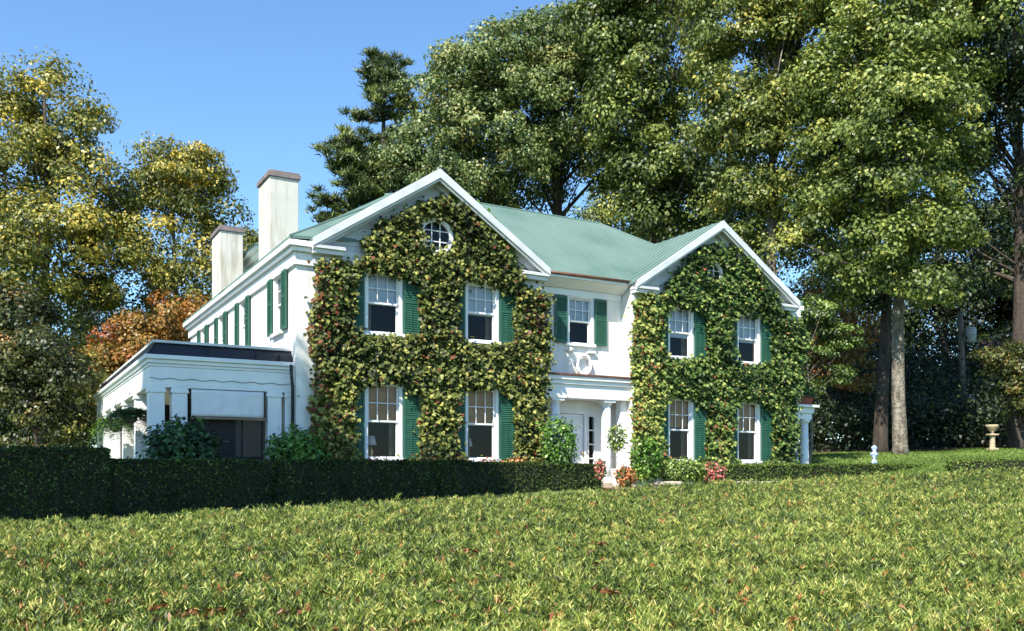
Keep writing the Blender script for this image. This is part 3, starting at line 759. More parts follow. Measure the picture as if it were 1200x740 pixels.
IL = [(367,556),(363,500),(366,440),(362,400),(366,350),(370,312),(380,304),(398,306),(420,312),(428,303),(424,286),(436,268),(455,260),(478,248),(500,238),(516,233),(530,242),(545,243),(556,258),(570,270),(590,292),(600,310),(612,336),(626,338),(640,352),(641,400),(638,470),(634,520),(635,556)]
tr_ = lambda A, Z: (.44+.16*smooth_noise(A, Z, 1.7, 21)+.10*(Z < 2)-.22*np.exp(-((A-4.6)/.5)**2-((Z-6.5)/.7)**2),
                    .02+.20*np.exp(-((A-.35)/.5)**2)*(Z > .6)+.20*np.exp(-((A-6.6)/.5)**2-((Z-4.3)/.9)**2)+.05*(smooth_noise(A, Z, 3, 22) > .45))
ivy('climbing_ivy', 'thick yellowing and reddish ivy covering the left gabled wing of the house', [IL], HL+[ovl], MT['ivy_red'], 62000, tr_)
IR = [(737,556),(740,500),(738,430),(739,380),(741,350),(755,344),(770,352),(776,345),(780,328),(796,315),(806,304),(822,292),(836,288),(842,296),(856,294),(872,306),(890,330),(902,346),(915,362),(926,378),(938,388),(938,430),(930,462),(927,556)]
tg_ = lambda A, Z: (.40+.14*smooth_noise(A, Z, 1.7, 31)+.40*np.exp(-((A-10.5)/.8)**2)*(Z < 5.6)+.30*np.exp(-((A-13.6)/.5)**2-((Z-1.3)/1.3)**2),
                    .01+.16*np.exp(-((A-10.6)/.6)**2)*(smooth_noise(A, Z, 2.4, 33) > .1)+.12*np.exp(-((A-13.6)/.4)**2-((Z-1.5)/1.)**2))
ivy('climbing_ivy', 'greener ivy covering the right gabled wing of the house beside the lawn', [IR], HR+[(C2-.2-.26, C2-.2+.40, 6.0, 6.62)], MT['ivy_green'], 60000, tg_)
# loose strand creeping under the left rake
root = empty('ivy_strand', (0, 0, 0)); tag(root, 'fresh green ivy strand climbing right slope of the left gable beside the oval window', 'ivy')
line = [(528,236),(540,240),(552,252),(562,262),(573,274),(588,292),(594,304)]
pts = [face(*p) for p in line]; Vs = []; 
A = np.interp(rng.uniform(0, 6, 1000), range(7), [p[0] for p in pts]); k = rng.uniform(0, 6, 1000)
A = np.interp(k, range(7), [p[0] for p in pts])+.10*rng.normal(size=1000); Z = np.interp(k, range(7), [p[1] for p in pts])+.16*rng.normal(size=1000)
pos = np.stack([P0[0]+A*U[0]-.14*W[0], P0[1]+A*U[1]-.14*W[1], Z], 1)
leaf_mesh('leaves', leaf_verts(pos, np.array([-W[0], -W[1], .5])+.45*rnd(1000), np.array([0, 0, -1])+.4*rnd(1000), .12*rng.uniform(.6, 1.2, 1000), LOBED), .55+.2*rng.normal(size=1000), MT['shrub_leaf'], root)

# ---------------------------------------------------------------- hedges
def box_hedge(name, label, pts, wid, z_top, mat, dens=900, size=.05, zb=None, cat='hedge'):
    """clipped hedge following plan points pts (front line), depth wid, top heights z_top per point"""
    root = empty(name, (pts[0][0], pts[0][1], gz(*pts[0]))); tag(root, label, cat)
    pts = [np.array(p, float) for p in pts]; core = MB(); Vs = []; Ts = []
    for i in range(len(pts)-1):
        p, q = pts[i], pts[i+1]; L = np.linalg.norm(q-p); d = (q-p)/L; n = np.array([-d[1], d[0]])
        za, zb_ = z_top[i], z_top[i+1]; g0 = gz(*p)-.2; g1 = gz(*q)-.2
        ins = .05
        c = [p+d*ins+n*ins, q-d*ins+n*ins, q-d*ins+n*(wid-ins), p+d*ins+n*(wid-ins)]
        b = len(core.v)
        core.v += [(*c[0], g0), (*c[1], g1), (*c[2], g1), (*c[3], g0), (*c[0], za-ins), (*c[1], zb_-ins), (*c[2], zb_-ins), (*c[3], za-ins)]
        core.f += [(b,b+3,b+2,b+1),(b+4,b+5,b+6,b+7),(b,b+1,b+5,b+4),(b+1,b+2,b+6,b+5),(b+2,b+3,b+7,b+6),(b+3,b,b+4,b+7)]
        H = max(za-g0, zb_-g1)
        for kind in ('front', 'top', 'end0', 'end1', 'back'):
            area = {'front': L*H, 'back': L*H*.4, 'top': L*wid*1.6, 'end0': wid*H, 'end1': wid*H}[kind]; N = int(area*dens)
            s = rng.uniform(0, 1, N); t = rng.uniform(0, 1, N); zt = za+(zb_-za)*s; gg = g0+(g1-g0)*s
            if kind == 'front': xy = p+np.outer(s*L, d); z = gg+(zt-gg)*t; nr = -n
            elif kind == 'back': xy = p+np.outer(s*L, d)+n*wid; z = gg+(zt-gg)*t; nr = n
            elif kind == 'top': xy = p+np.outer(s*L, d)+np.outer(t*wid, n); z = zt.copy(); nr = None
            elif kind == 'end0': xy = p+np.outer(s*wid, n)+0*d; z = g0+(za-g0)*t; nr = -d
            else: xy = q+np.outer(s*wid, n); z = g1+(zb_-g1)*t; nr = d
            nv = np.array([0, 0, 1.]) if nr is None else np.array([nr[0], nr[1], .25])
            pos = np.column_stack([xy, z]) + nv*(.035*smooth_noise(xy[:, 0]*1.0, z+xy[:, 1], 3.5, 4)-.025+.04*rng.uniform(-1, 1, N)+.05*(rng.uniform(0, 1, N) > .985))[:, None]
            tp = nv*.7+rnd(N)*.8
            Vs.append(leaf_verts(pos, nv+.7*rnd(N), tp, size*rng.uniform(.7, 1.4, N), KITE))
            Ts.append(.45+.15*smooth_noise(xy[:, 0], xy[:, 1]+z, 2, 9)+.2*rng.normal(size=N))
    core.build('hedge_core', MT['hedgecore'], root); 
    V = np.concatenate(Vs); 
    o = leaf_mesh('foliage', V, np.concatenate(Ts), mat, root)
    for o_ in root.children: o_.location = -Vector(root.location)
    return root
def hl(a, v): return np.array(hw(a, v))
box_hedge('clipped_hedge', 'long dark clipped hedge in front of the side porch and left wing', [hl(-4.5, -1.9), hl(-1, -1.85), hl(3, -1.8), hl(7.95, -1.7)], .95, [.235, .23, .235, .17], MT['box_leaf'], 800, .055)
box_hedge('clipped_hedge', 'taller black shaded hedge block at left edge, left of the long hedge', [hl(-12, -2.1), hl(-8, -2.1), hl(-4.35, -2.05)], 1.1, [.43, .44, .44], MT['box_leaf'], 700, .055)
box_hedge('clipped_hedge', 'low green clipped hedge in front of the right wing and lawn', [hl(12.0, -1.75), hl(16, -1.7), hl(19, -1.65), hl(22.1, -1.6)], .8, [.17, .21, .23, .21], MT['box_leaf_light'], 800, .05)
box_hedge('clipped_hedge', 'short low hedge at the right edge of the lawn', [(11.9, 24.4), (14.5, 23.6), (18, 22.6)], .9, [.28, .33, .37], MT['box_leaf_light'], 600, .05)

# the broad foreground hedge: surface + needles
HP = [(-9,1.5),(9,1.5),(15,10),(17,21),(12,21.4),(8,21.3),(4.9,20.2),(1.7,17.4),(0,15.2),(-2.35,12.4),(-3.6,10.8),(-4.4,9.9),(-5.6,9.3),(-9,8.6)]
TP = np.array([(-4,2,-.46),(0,2,-.45),(4,2,-.46),(-4,5,-.48),(0,5,-.47),(4,5,-.45),(-5,9,-.51),(-4.2,9.5,-.49),(-2.3,12,-.46),(0,8,-.46),(0,12,-.43),(0,15,-.40),(1.6,17,-.345),(4.7,20,-.25),
   (4,12,-.40),(5,8,-.43),(8,13,-.30),(8,21,-.09),(12,21,.04),(12,15,-.12),(16,20,.15),(8,8,-.40),(4,16,-.31)])
def htop(x, y):
    d2 = (x[..., None]-TP[:, 0])**2+(y[..., None]-TP[:, 1])**2
    w = np.exp(-d2/(2*2.1**2))+1e-4/(1+d2)
    return (w*TP[:, 2]).sum(-1)/w.sum(-1) - .035 - .012*np.clip(y/10, 0, 1.5) + .020*smooth_noise(x, y, 1.8, 41)+.008*smooth_noise(x, y, 6, 42)
fh = empty('foreground_hedge', (0, 6, -1.5)); tag(fh, 'broad flat-topped yew hedge filling the foreground, sunlit with brown specks', 'hedge')
xs = np.arange(-9, 17.01, .25); ys = np.arange(1.5, 21.6, .25); X, Y = np.meshgrid(xs, ys)
Z = htop(X, Y)-.07; nx = len(xs); ins = inpoly(X, Y, HP); Z = np.where(ins, Z, ground(X, Y).reshape(X.shape)-.1)
m_ = MB(); m_.v = np.stack([X, Y, Z], -1).reshape(-1, 3).tolist()
I = ins.reshape(-1)
for j in range(len(ys)-1):
    for i in range(nx-1):
        q = (j*nx+i, j*nx+i+1, (j+1)*nx+i+1, (j+1)*nx+i)
        if any(I[k] for k in q): m_.f.append(q)
o = m_.build('hedge_core', MT['hedgecore'], fh); o.location = -Vector(fh.location)
def needles(Y0, Y1, K, k_needle):
    """sprigs of needles, density ~ 1/Y^2, size ~ Y"""
    N = int(K*1.26*math.log(Y1/Y0)/k_needle)
    y = Y0*np.exp(rng.uniform(0, 1, N)*math.log(Y1/Y0)); x = rng.uniform(-1, 1, N)*(.60*y+.35)
    ok = inpoly(x, y, HP); x, y = x[ok], y[ok]; N = len(x)
    z = htop(x, y)
    patch = smooth_noise(x, y, 1.1, 51)*.5+smooth_noise(x, y, 4, 52)*.5
    bumps = smooth_noise(x, y, 22/np.maximum(y, 3)**.5, 55)+.7*smooth_noise(x, y, 47/np.maximum(y, 3)**.5, 56)
    sprig_h = (rng.uniform(-.12, .014, N)+.046*bumps)*(.8+.06*y)
    lean = rnd(N, 2)*.38+np.array([.05, -.12])
    sprig_t = .44+.24*patch+.21*rng.normal(size=N)+.09*bumps  # hollows darker, raised sprigs lighter: shade put into the tint
    dead = (rng.uniform(0, 1, N) < .014+.05*(smooth_noise(x, y, 2.3, 53) > .75))
    sprig_t = np.where(dead, 1.0, np.minimum(sprig_t, .9))
    r = np.repeat(np.arange(N), k_needle); M = len(r)
    axis = unit(np.column_stack([lean, np.ones(N)]))[r]
    s = .0265*np.maximum(y, 3.0)**.54/3**.54*rng.uniform(.75, 1.2, N)
    az = rng.uniform(0, 6.283, M); up = rng.uniform(.35, 1.7, M)
    d = unit(np.column_stack([np.cos(az), np.sin(az), up])+axis*.5)
    ht = rng.uniform(0, 1, M)
    size = (s[r])*rng.uniform(.75, 1.35, M)
    base = np.column_stack([x[r], y[r], z[r]+sprig_h[r]])+axis*(ht*1.1*s[r])[:, None]-axis*(.8*s[r])[:, None]
    pos = base+d*(size*.5)[:, None]
    nr = np.cross(d, rnd(M)); nr[:, 2] = np.abs(nr[:, 2])+.1
    tint = sprig_t[r]+.06+.17*rng.normal(size=M)+.14*(ht-.5); tint = np.where(dead[r], rng.uniform(.94, 1, M), np.minimum(tint, .935))  # needles low on a sprig darker too, same painted shade
    T = NEEDLE.copy(); V = leaf_verts(pos, nr, d, size, T*np.array([1.0, 1, 1]))
    return V, tint
Va, ta = needles(2.0, 21.5, 800000, 11)
leaf = leaf_mesh('foliage', Va, ta, MT['yew'], fh); leaf.location = -Vector(fh.location)
# fallen leaves and dry tufts on the hedge
N = 420; y = 2.4*np.exp(rng.uniform(0, 1, N)*math.log(8)); x = rng.uniform(-.6, .6, N)*y
ok = inpoly(x, y, HP); x, y = x[ok], y[ok]; cl = [(-1.05, 3.0), (-1.5, 3.4), (-.55, 2.75), (.35, 3.6), (1.6, 2.9), (.9, 3.3), (-.3, 5.5), (.6, 6.0), (-1.55, 2.9), (-1.45, 3.05), (-.5, 2.62), (-.42, 2.7), (-1.25, 3.2), (1.35, 2.62), (-.75, 3.1)]
for cx_, cy_ in cl:
    k = 26; x = np.append(x, cx_+.05*rng.normal(size=k)); y = np.append(y, cy_+.06*rng.normal(size=k))
N = len(x); pos = np.column_stack([x, y, htop(x, y)+.012])
V = leaf_verts(pos, np.array([0, 0, 1.])+.6*rnd(N), rnd(N), .038*(y/3)**.4*rng.uniform(.6, 1.4, N), np.array([(0,-.5,0),(.16,-.1,.1),(0,.5,-.1),(-.16,-.1,.12)]))
tag(leaf_mesh('fallen_leaves', V, rng.uniform(0, 1, N), MT['dryleaf']), 'dry orange brown fallen leaves scattered over the foreground hedge', 'leaves', None, 'stuff')

# ---------------------------------------------------------------- shrubs and flowers
def shrub(name, label, cat, x, y, z0, rx, rz, n, size, mat, stems=True, tmpl=KITE, group=None, ry=None, low=-1, trunk=None):
    root = empty(name, (x, y, gz(x, y) if z0 is None else z0)); tag(root, label, cat, group)
    ry = ry or rx; zc = (trunk or 0)+rz
    V, t = leaf_blob('', 0, 0, zc, rx, ry, rz, n, size, mat, tmpl=tmpl, low=low)
    if cat == 'flowers': t = t-.10+.12*rng.normal(size=len(t))
    leaf_mesh('leaves', V, t, mat, root)
    s = MB()
    if trunk: s.tube([(0, 0, 0), (.01, 0, trunk*.5), (0, .01, trunk+rz*.7)], [.025, .02, .012], 7)
    for k in range(7):
        a = rng.uniform(0, 6.28); e = (rx*.6*math.cos(a), ry*.6*math.sin(a), zc+rz*.3*rng.uniform(-.5, 1.2))
        s.tube([(0, 0, trunk or 0), (e[0]*.4, e[1]*.4, (trunk or 0)+(e[2]-(trunk or 0))*.6), e], [.016, .012, .005], 5)
    s.build('stem', MT['bark_dark'], root)
    return root
def px_shrub(px, ytop, ybot, Y, name, label, cat, wpx, *a, **k):
    x = at(px, Y); zt = zat(ytop, Y); zb = zat(ybot, Y)
    return shrub(name, label, cat, x, Y, zb, wpx/F*Y/2, (zt-zb)/2, *a, **k)
x1 = hw(-3.0, -.55)
shrub('hydrangea_bush', 'dark green leafy bush in front of paired porch pillars', 'bush', *hw(-2.75, -.55), -.75, .78, .95, 5200, .13, MT['shrub_dark'])
shrub('laurel_bush', 'bright green leafy bush between canvas blind opening and left wing', 'bush', *hw(-.15, -.60), -.72, .74, .88, 4600, .11, MT['shrub_leaf'])
px_shrub(655, 488, 556, 24.3, 'potted_shrub', 'bushy green shrub left of the entrance door', 'shrub', 44, 2000, .10, MT['shrub_leaf'], trunk=.02)
px_shrub(723, 497, 530, 25.2, 'potted_shrub', 'slender pale green standard shrub right of the front column', 'shrub', 25, 520, .085, MT['shrub_light'], trunk=.01)
s = MB(); X_ = at(723, 25.2); s.lathe(0, 0, [(.02, .75), (.02, .2)], 8); s.lathe(0, 0, [(.12, -.45), (.15, -.3), (.18, 0), (.20, .06), (.2, .10), (.14, .105)], 18)
o = s.build('garden_pot', MT['trim'], None, True); o.location = (X_, 25.2, -.05); tag(o, 'white garden pot under the pale standard shrub by the entrance', 'pot')
px_shrub(758, 510, 566, 24.6, 'leafy_shrub', 'dense green shrub at the foot of ivy, right of the entrance', 'shrub', 40, 1700, .10, MT['shrub_leaf'])
px_shrub(800, 536, 566, 25.3, 'spreading_shrub', 'low yellow green spreading shrub under the first right wing window', 'shrub', 70, 2200, .085, MT['shrub_light'], ry=.5)
def flowers(px, ytop, ybot, Y, wpx, label, mat, n=500, name='flower_clump', group=None, size=.07):
    r = px_shrub(px, ytop, ybot, Y, name, label, 'flowers', wpx, int(n*1.2), size*.8, mat, group=group, tmpl=LOBED); return r
flowers(733, 545, 572, 23.3, 26, 'orange pink begonias at the foot of the front column', MT['petal_orange'], 700)
flowers(704, 537, 562, 23.6, 14, 'small red pink begonias at the end of the long hedge', MT['petal_pink'], 300)
flowers(836, 541, 566, 25.2, 30, 'coral pink begonias at the left end of low right hedge', MT['petal_pink'], 800)
for i, (a, w_) in enumerate([(.9, 1), (1.8, 1), (2.7, 1), (3.3, .8), (4.1, 1.2), (5.0, 1), (5.9, 1.1), (6.8, 1)]):
    x, y = hw(a, -.75)
    shrub('begonia_clump', 'red begonias in the bed between long hedge and ivy wall', 'flowers', x, y, -.45, .46*w_, .43, 620, .07, MT['petal_red'] if i % 3 else MT['petal_orange'], group='red begonias along the ivy wall')
for i, a in enumerate((-3.6, -2.0, -.9)):
    x, y = hw(a, -.62)
    shrub('begonia_clump', 'small dark red begonias below the side porch behind the long hedge', 'flowers', x, y, -.5, .5, .39, 420, .06, MT['petal_red'], group='dark begonias below the porch')
# hanging ferns on the side porch
def fern(x, y, z, label, r=.6, mat='shrub_leaf'):
    root = empty('hanging_fern', (x, y, z)); tag(root, label, 'fern')
    Vs = []
    for k in range(46):
        a = rng.uniform(0, 6.28); L = r*rng.uniform(.7, 1.2); n = 26; t = np.linspace(.05, 1, n)
        px_ = np.cos(a)*L*t; py_ = np.sin(a)*L*t; pz_ = .28*np.sin(t*2.2)*rng.uniform(.5, 1.2)-.55*t**2*r/.6
        for sd_ in (-1, 1):
            side = np.array([-math.sin(a)*sd_, math.cos(a)*sd_, -.15])
            d = np.repeat(side[None], n, 0)+.15*rnd(n); s_ = .16*(1-t)**.6+.03
            pos = np.column_stack([px_, py_, pz_])+d*(s_*.5)[:, None]
            Vs.append(leaf_verts(pos, np.array([0, 0, 1.])+.3*rnd(n), d, s_, BLADE*np.array([2., 1, 1])))
    V = np.concatenate(Vs); leaf_mesh('fronds', V, .5+.25*rng.normal(size=len(V)), MT[mat], root)
    b = MB(); b.lathe(0, 0, [(.06, -.22), (.16, -.15), (.2, 0), (.2, .03)], 14); b.build('basket', MT['bark_dark'], root, True)
    b = MB(); [b.tube([(.18*math.cos(q), .18*math.sin(q), .02), (0, 0, .55)], .004, 4) for q in (0, 2.1, 4.2)]; b.build('hanger', MT['darkroof'], root)
x, y = hw(-3.55, 1.8); fern(x, y, 1.35, 'dark drooping fern basket hanging nearest the porch corner', .85, 'shrub_dark')
x, y = hw(-3.6, 4.4); fern(x, y, 1.25, 'bright green fern basket hanging farther back along the porch side', .8)
# stones
for i, (px, w_, lb) in enumerate([(880, .42, 'flat pale stone left of its neighbour, at the foot of low hedge'), (903, .36, 'flat pale stone right of its neighbour, at the foot of low hedge'), (778, .5, 'pale edging stone near the low spreading shrub')]):
    Y_ = 24.4+.2*i; x = at(px, Y_); s = MB()
    ring = [(w_*math.cos(a)*(1+.12*math.sin(3*a+i)), .22*math.sin(a)) for a in np.linspace(0, 6.28, 13)[:-1]]
    s.slab([(p[0], p[1], 0) for p in ring], (0, 0, .11)); o = s.build('garden_stone', MT['stone'], None, bevel=.03); o.location = (x, Y_, zat(569, Y_)); tag(o, lb, 'stone')
# brick path to the door
pp = []; 
g = MB(); N_ = 10
for k in range(N_):
    v0 = -.46-k*.5; v1 = v0-.5
    c = [hw(7.95, v0), hw(9.5, v0), hw(9.5, v1), hw(7.95, v1)]
    g.poly([(q[0], q[1], gz(*q)+.03) for q in c])
structure(g.build('path', MT['brick'], None))

# ---------------------------------------------------------------- trees
def tree(name, label, px, Y, lobes, mat, bark, trunk_r, n_clump=170, per=170, leaf=.2, clump_r=1.1, seed=1, cat='tree', group=None, lean=0.0, crown_base=None, limbs=14, tb=.45, X=None, tmpl=KITE, flat=.6, z_base=None, trunk_top=None):
    """lobes: (px_centre, y_centre, rx_m, rz_m, dY) read off the skyline at distance Y"""
    global rng
    keep = rng; rng = np.random.default_rng(seed)
    if group is None: per = int(per*1.25); leaf = leaf*.98; clump_r = clump_r*1.05
    x0 = at(px, Y) if X is None else X; g = gz(x0, Y) if z_base is None else z_base
    root = empty(name, (x0, Y, g)); tag(root, label, cat, group)
    L = [(at(l[0], Y+l[4])-x0, l[4], zat(l[1], Y+l[4])-g, l[2], l[2]*(l[5] if len(l) > 5 else 1.0), l[3]) for l in lobes]
    vol = np.array([l[3]*l[4]*l[5] for l in L])**.75; vol /= vol.sum()
    which = rng.choice(len(L), n_clump, p=vol); La = np.array(L)[which]
    d = unit(rnd(n_clump)); r = rng.uniform(.25, 1, n_clump)**.42
    cc = La[:, :3]+d*r[:, None]*La[:, 3:6]
    cr = clump_r*rng.uniform(.6, 1.35, n_clump)
    outw = unit(d/ (La[:, 3:6]/La[:, 3:6].max()) )
    M = n_clump*per; idx = np.repeat(np.arange(n_clump), per)
    dd = unit(rnd(M)); rr_ = rng.uniform(0, 1, M)**.36
    # clump = ragged tilted spray
    tilt = outw[idx]
    off = dd*rr_[:, None]*cr[idx][:, None]; off[:, 2] *= flat
    off[:, 2] -= .35*(off[:, 0]*tilt[:, 0]+off[:, 1]*tilt[:, 1])
    pos = cc[idx]+off
    pos += .12*cr[idx][:, None]*np.column_stack([smooth_noise(pos[:, 0], pos[:, 2], 5, 1), smooth_noise(pos[:, 1], pos[:, 2], 5, 2), smooth_noise(pos[:, 0], pos[:, 1], 5, 3)])
    nr = dd*.8+tilt*.45+np.array([0, 0, .40])+.50*rnd(M)
    V = leaf_verts(pos, nr, off+np.array([0, 0, -.5])+.7*rnd(M), leaf*rng.uniform(.6, 1.35, M), tmpl)
    ct = rng.normal(size=n_clump)*.16+.04*(cc[:, 2]-cc[:, 2].mean())/max(1, cc[:, 2].std())
    leaf_mesh('crown', V, tb+.08+ct[idx]+.15*rng.normal(size=M), mat, root)
    # trunk and limbs
    s = MB(); top = max(l[2] for l in L) if trunk_top is None else trunk_top
    n = 9; path = []
    for k in range(n):
        t = k/(n-1); path.append((lean*top*t+.15*math.sin(t*5+seed), .12*math.sin(t*4+seed*2), top*t-.3*(k == 0)))
    rad = [trunk_r*(1.35 if k == 0 else 1.0)*(1-.80*(k/(n-1))**1.1) for k in range(n)]
    path.insert(1, (path[0][0], path[0][1], .35)); rad.insert(1, trunk_r*1.05)
    s.tube(path, rad, 14)
    order = rng.permutation(n_clump)[:limbs*3]
    for k, i in enumerate(order):
        e = cc[i]; hb = max(crown_base if crown_base is not None else 0, min(e[2]*.75, e[2]-.8*np.hypot(e[0], e[1]))); hb = min(max(hb, top*.18), top*.92)
        t = hb/top; b0 = np.array([np.interp(hb, [p[2] for p in path], [p[0] for p in path]), np.interp(hb, [p[2] for p in path], [p[1] for p in path]), hb])
        mid = b0*.5+e*.5+np.array([0, 0, .10*np.linalg.norm(e-b0)])*(.5 if k % 2 else -.3)+.25*rng.normal(size=3)
        r0 = trunk_r*(1-.75*t)*(.55 if k < limbs else .25)
        s.tube([b0, b0*.75+mid*.25, mid, e], [r0, r0*.8, r0*.5, .02], 7)
    s.build('trunk', bark, root, True)
    rng = keep
    return root
G, Yl, O = MT['leaf_green'], MT['leaf_yellow'], MT['leaf_oak']
LF, AU, DK, BR = MT['leaf_left'], MT['leaf_autumn'], MT['leaf_dark'], MT['leaf_brown']
# left of the house
tree('ash_tree', 'tall tree with yellow green crown at the left edge of the photo', 52, 46,
     [(55,135,2.9,2.5,0),(15,170,2.8,3.2,.5),(92,170,2.2,2.4,0),(118,200,1.6,2.2,0),(130,260,2.0,1.8,0),(10,110,2.4,1.6,0),(60,240,3.9,3.2,0),(85,300,3.8,2.8,-1.5),(20,310,3.4,3.0,-1),(60,270,3.2,2.2,-2),(-40,240,3.2,4,0),(50,390,3.8,2.6,0)], LF, MT['bark_dark'], .30, 250, 190, .20, 1.0, seed=11, tb=.56)
tree('ash_tree', 'slimmer airy tree with pale thin trunk behind the chimneys and porch', 203, 48,
     [(200,190,1.7,1.2,0),(230,200,1.6,1.2,0),(150,230,1.4,1.6,0),(215,210,2.2,1.9,0),(175,245,1.8,2.4,0),(250,245,2.2,1.7,0),(270,275,1.5,1.5,0),(205,290,3.2,2.4,0),(170,350,2.8,2.6,0),(240,340,2.5,2.2,0)], LF, MT['bark_pale'], .20, 190, 170, .19, .95, seed=12, tb=.56)
tree('autumn_maple', 'orange and gold autumn maple behind the side porch roof', 190, 40,
     [(205,370,1.7,1.3,0),(170,410,2.0,1.5,0),(225,385,1.0,1.2,0),(135,445,1.3,1.3,0),(115,430,1.0,.9,0)], AU, MT['bark_dark'], .14, 120, 150, .16, .7, seed=13, tb=.48)
tree('young_tree', 'brownish small tree in shade at far left behind the tall hedge block', 45, 30,
     [(40,415,1.4,1.0,0),(85,450,.9,.8,0),(10,450,1.2,1.1,0),(55,480,1.1,.6,0)], BR, MT['bark_dark'], .10, 90, 130, .13, .6, seed=14, tb=.35)  # low leaf tint paints the shade over this tree
tree('young_tree', 'golden leaved small tree left of the porch end', 105, 36,
     [(112,475,.9,.9,0),(95,440,.9,1.0,0),(80,500,1.2,.6,0)], Yl, MT['bark_dark'], .08, 60, 120, .14, .5, seed=15, tb=.8)
tree('young_tree', 'dark leaning tree cut off by the left edge of the photo', -10, 34,
     [(0,370,1.8,1.5,0),(-30,420,2,2,0),(30,380,1.2,1.0,0)], BR, MT['bark_dark'], .14, 90, 140, .16, .7, seed=16, tb=.25)
# white pine
def pine(name, label, px, Y, ytop, seed, w=1.0):
    global rng; keep = rng; rng = np.random.default_rng(seed)
    x0 = at(px, Y); g = gz(x0, Y); H = zat(ytop, Y)-g; root = empty(name, (x0, Y, g)); tag(root, label, 'tree')
    s = MB(); s.tube([(0, 0, -.3), (0, 0, H*.4), (.1, 0, H*.97)], [.42, .3, .05], 12); Vs = []; Ts = []
    z = H*.28
    while z < H*.985:
        t = (z-H*.28)/(H*.72); R_ = (5.2*(1-t)**.75+.9)*w
        for k in range(rng.integers(3, 6)):
            a = rng.uniform(0, 6.28); L = R_*rng.uniform(.55, 1.1); up = .10+.35*t
            e = np.array([L*math.cos(a), L*math.sin(a), z+L*up]); b0 = np.array([0, 0, z])
            s.tube([b0, b0*.5+e*.5+(0, 0, -.15), e], [.07, .045, .015], 6)
            nt_ = int(4+L*2.2)
            for q in range(nt_):
                f = rng.uniform(.3, 1.03); c = b0+(e-b0)*f+rng.normal(size=3)*np.array([.35, .35, .16])
                n = 85; d = unit(rnd(n)); d[:, 2] = np.abs(d[:, 2])*1.0-.15; r = rng.uniform(0, 1, n)
                pos = c+d*(r*.5)[:, None]*np.array([1.15, 1.15, .65])
                Vs.append(leaf_verts(pos, rnd(n)+np.array([0, 0, .6]), d+np.array([0, 0, .5]), .34*rng.uniform(.7, 1.3, n), BLADE*np.array([1.1, 1, 1])))
                Ts.append(np.full(n, .45+.2*rng.normal())+.15*rng.normal(size=n))
        z += .95*rng.uniform(.7, 1.2)
    leaf_mesh('crown', np.concatenate(Vs), np.concatenate(Ts), MT['needle_pine'], root); s.build('trunk', MT['bark_dark'], root, True); rng = keep
pine('pine_tree', 'dark feathery white pine rising behind the left gable', 448, 54, 60, 21, .88)
pine('pine_tree', 'lower pine with yellow green tips left of the tall pine', 408, 52, 150, 22, .62)
# oaks behind the house
tree('oak_tree', 'broad olive green oak directly behind the left gable peak', 540, 52,
     [(530,130,3.4,3.0,0),(505,165,2.2,2.4,0),(500,215,2.4,2.0,0),(560,90,3.4,2.6,0),(590,160,4.0,4.0,0),(520,210,4.4,2.4,0),(600,60,2.4,2.0,0)], O, MT['bark_dark'], .42, 280, 200, .20, 1.0, seed=31, tb=.55)
tree('oak_tree', 'tall dark limbed oak behind the main roof ridge', 655, 54,
     [(630,60,3.2,2.4,0),(680,75,3.6,3.0,0),(650,130,4.6,3.6,0),(700,150,3.4,3.6,0),(615,200,3.2,2.2,0),(725,215,2.6,1.8,0),(585,235,2,1.2,0)], O, MT['bark_dark'], .50, 260, 200, .20, 1.0, seed=32, tb=.5, crown_base=9)
tree('maple_tree', 'dense dark green maple behind the valley between the roofs', 770, 48,
     [(770,60,4.0,4.0,0),(720,40,2.4,2.6,0),(740,130,3.2,3.0,0),(790,180,3.6,3.2,0),(745,210,2.6,2.2,0),(800,250,3.2,2.0,0),(700,20,1.6,1.6,0),(770,-30,4,3,0)], G, MT['bark_dark'], .40, 300, 190, .21, 1.05, seed=33, tb=.45)
tree('maple_tree', 'yellowing maple with pale trunk showing above the right gable', 908, 40,
     [(900,60,3.6,2.6,0),(950,20,3.0,2.6,0),(880,130,2.4,2.0,0),(930,150,3.2,2.4,0),(880,210,1.9,1.6,.3),(940,240,2.4,2.0,.5),(870,10,2.5,2,0),(900,285,2.0,1.6,0),(920,-40,4,2.5,0)], Yl, MT['bark_pale'], .27, 360, 190, .18, .85, seed=34, tb=.48)
tree('maple_tree', 'light green maple with mottled sunlit trunk standing on the lawn', 1058, 36,
     [(1045,200,2.2,1.3,-1.6),(1060,120,2.2,1.5,-1.8),(1055,290,1.9,.9,-1.5),(1100,260,1.9,1.2,-.5),(1000,150,2.2,1.8,-1),(1040,150,2.6,2.4,0),(1000,215,2.2,1.9,0),(1060,250,2.4,1.7,0),(1100,130,2.4,2.8,.5),(1010,290,1.8,1.4,0),(1070,335,1.7,1.0,-.8),(1020,345,1.2,.8,-.5),(985,335,1.2,.8,-.5),(1000,310,1.2,.8,-1),(1040,60,3.2,2.6,0),(1100,30,3,2.6,0),(960,290,1.4,1.3,0),(1000,100,2.4,2,0),(1050,-30,4,2.4,0)], G, MT['bark_pale'], .28, 430, 180, .17, .8, seed=35, tb=.56, crown_base=7)
tree('maple_tree', 'darker twin maple trunk standing just left of the mottled trunk', 1036, 38.5,
     [(1020,330,2.2,1.2,0),(1000,120,2.8,2.6,1),(1080,200,2.6,2.6,1)], G, MT['bark_dark'], .30, 90, 150, .19, .9, seed=36, tb=.4, crown_base=7, trunk_top=14)
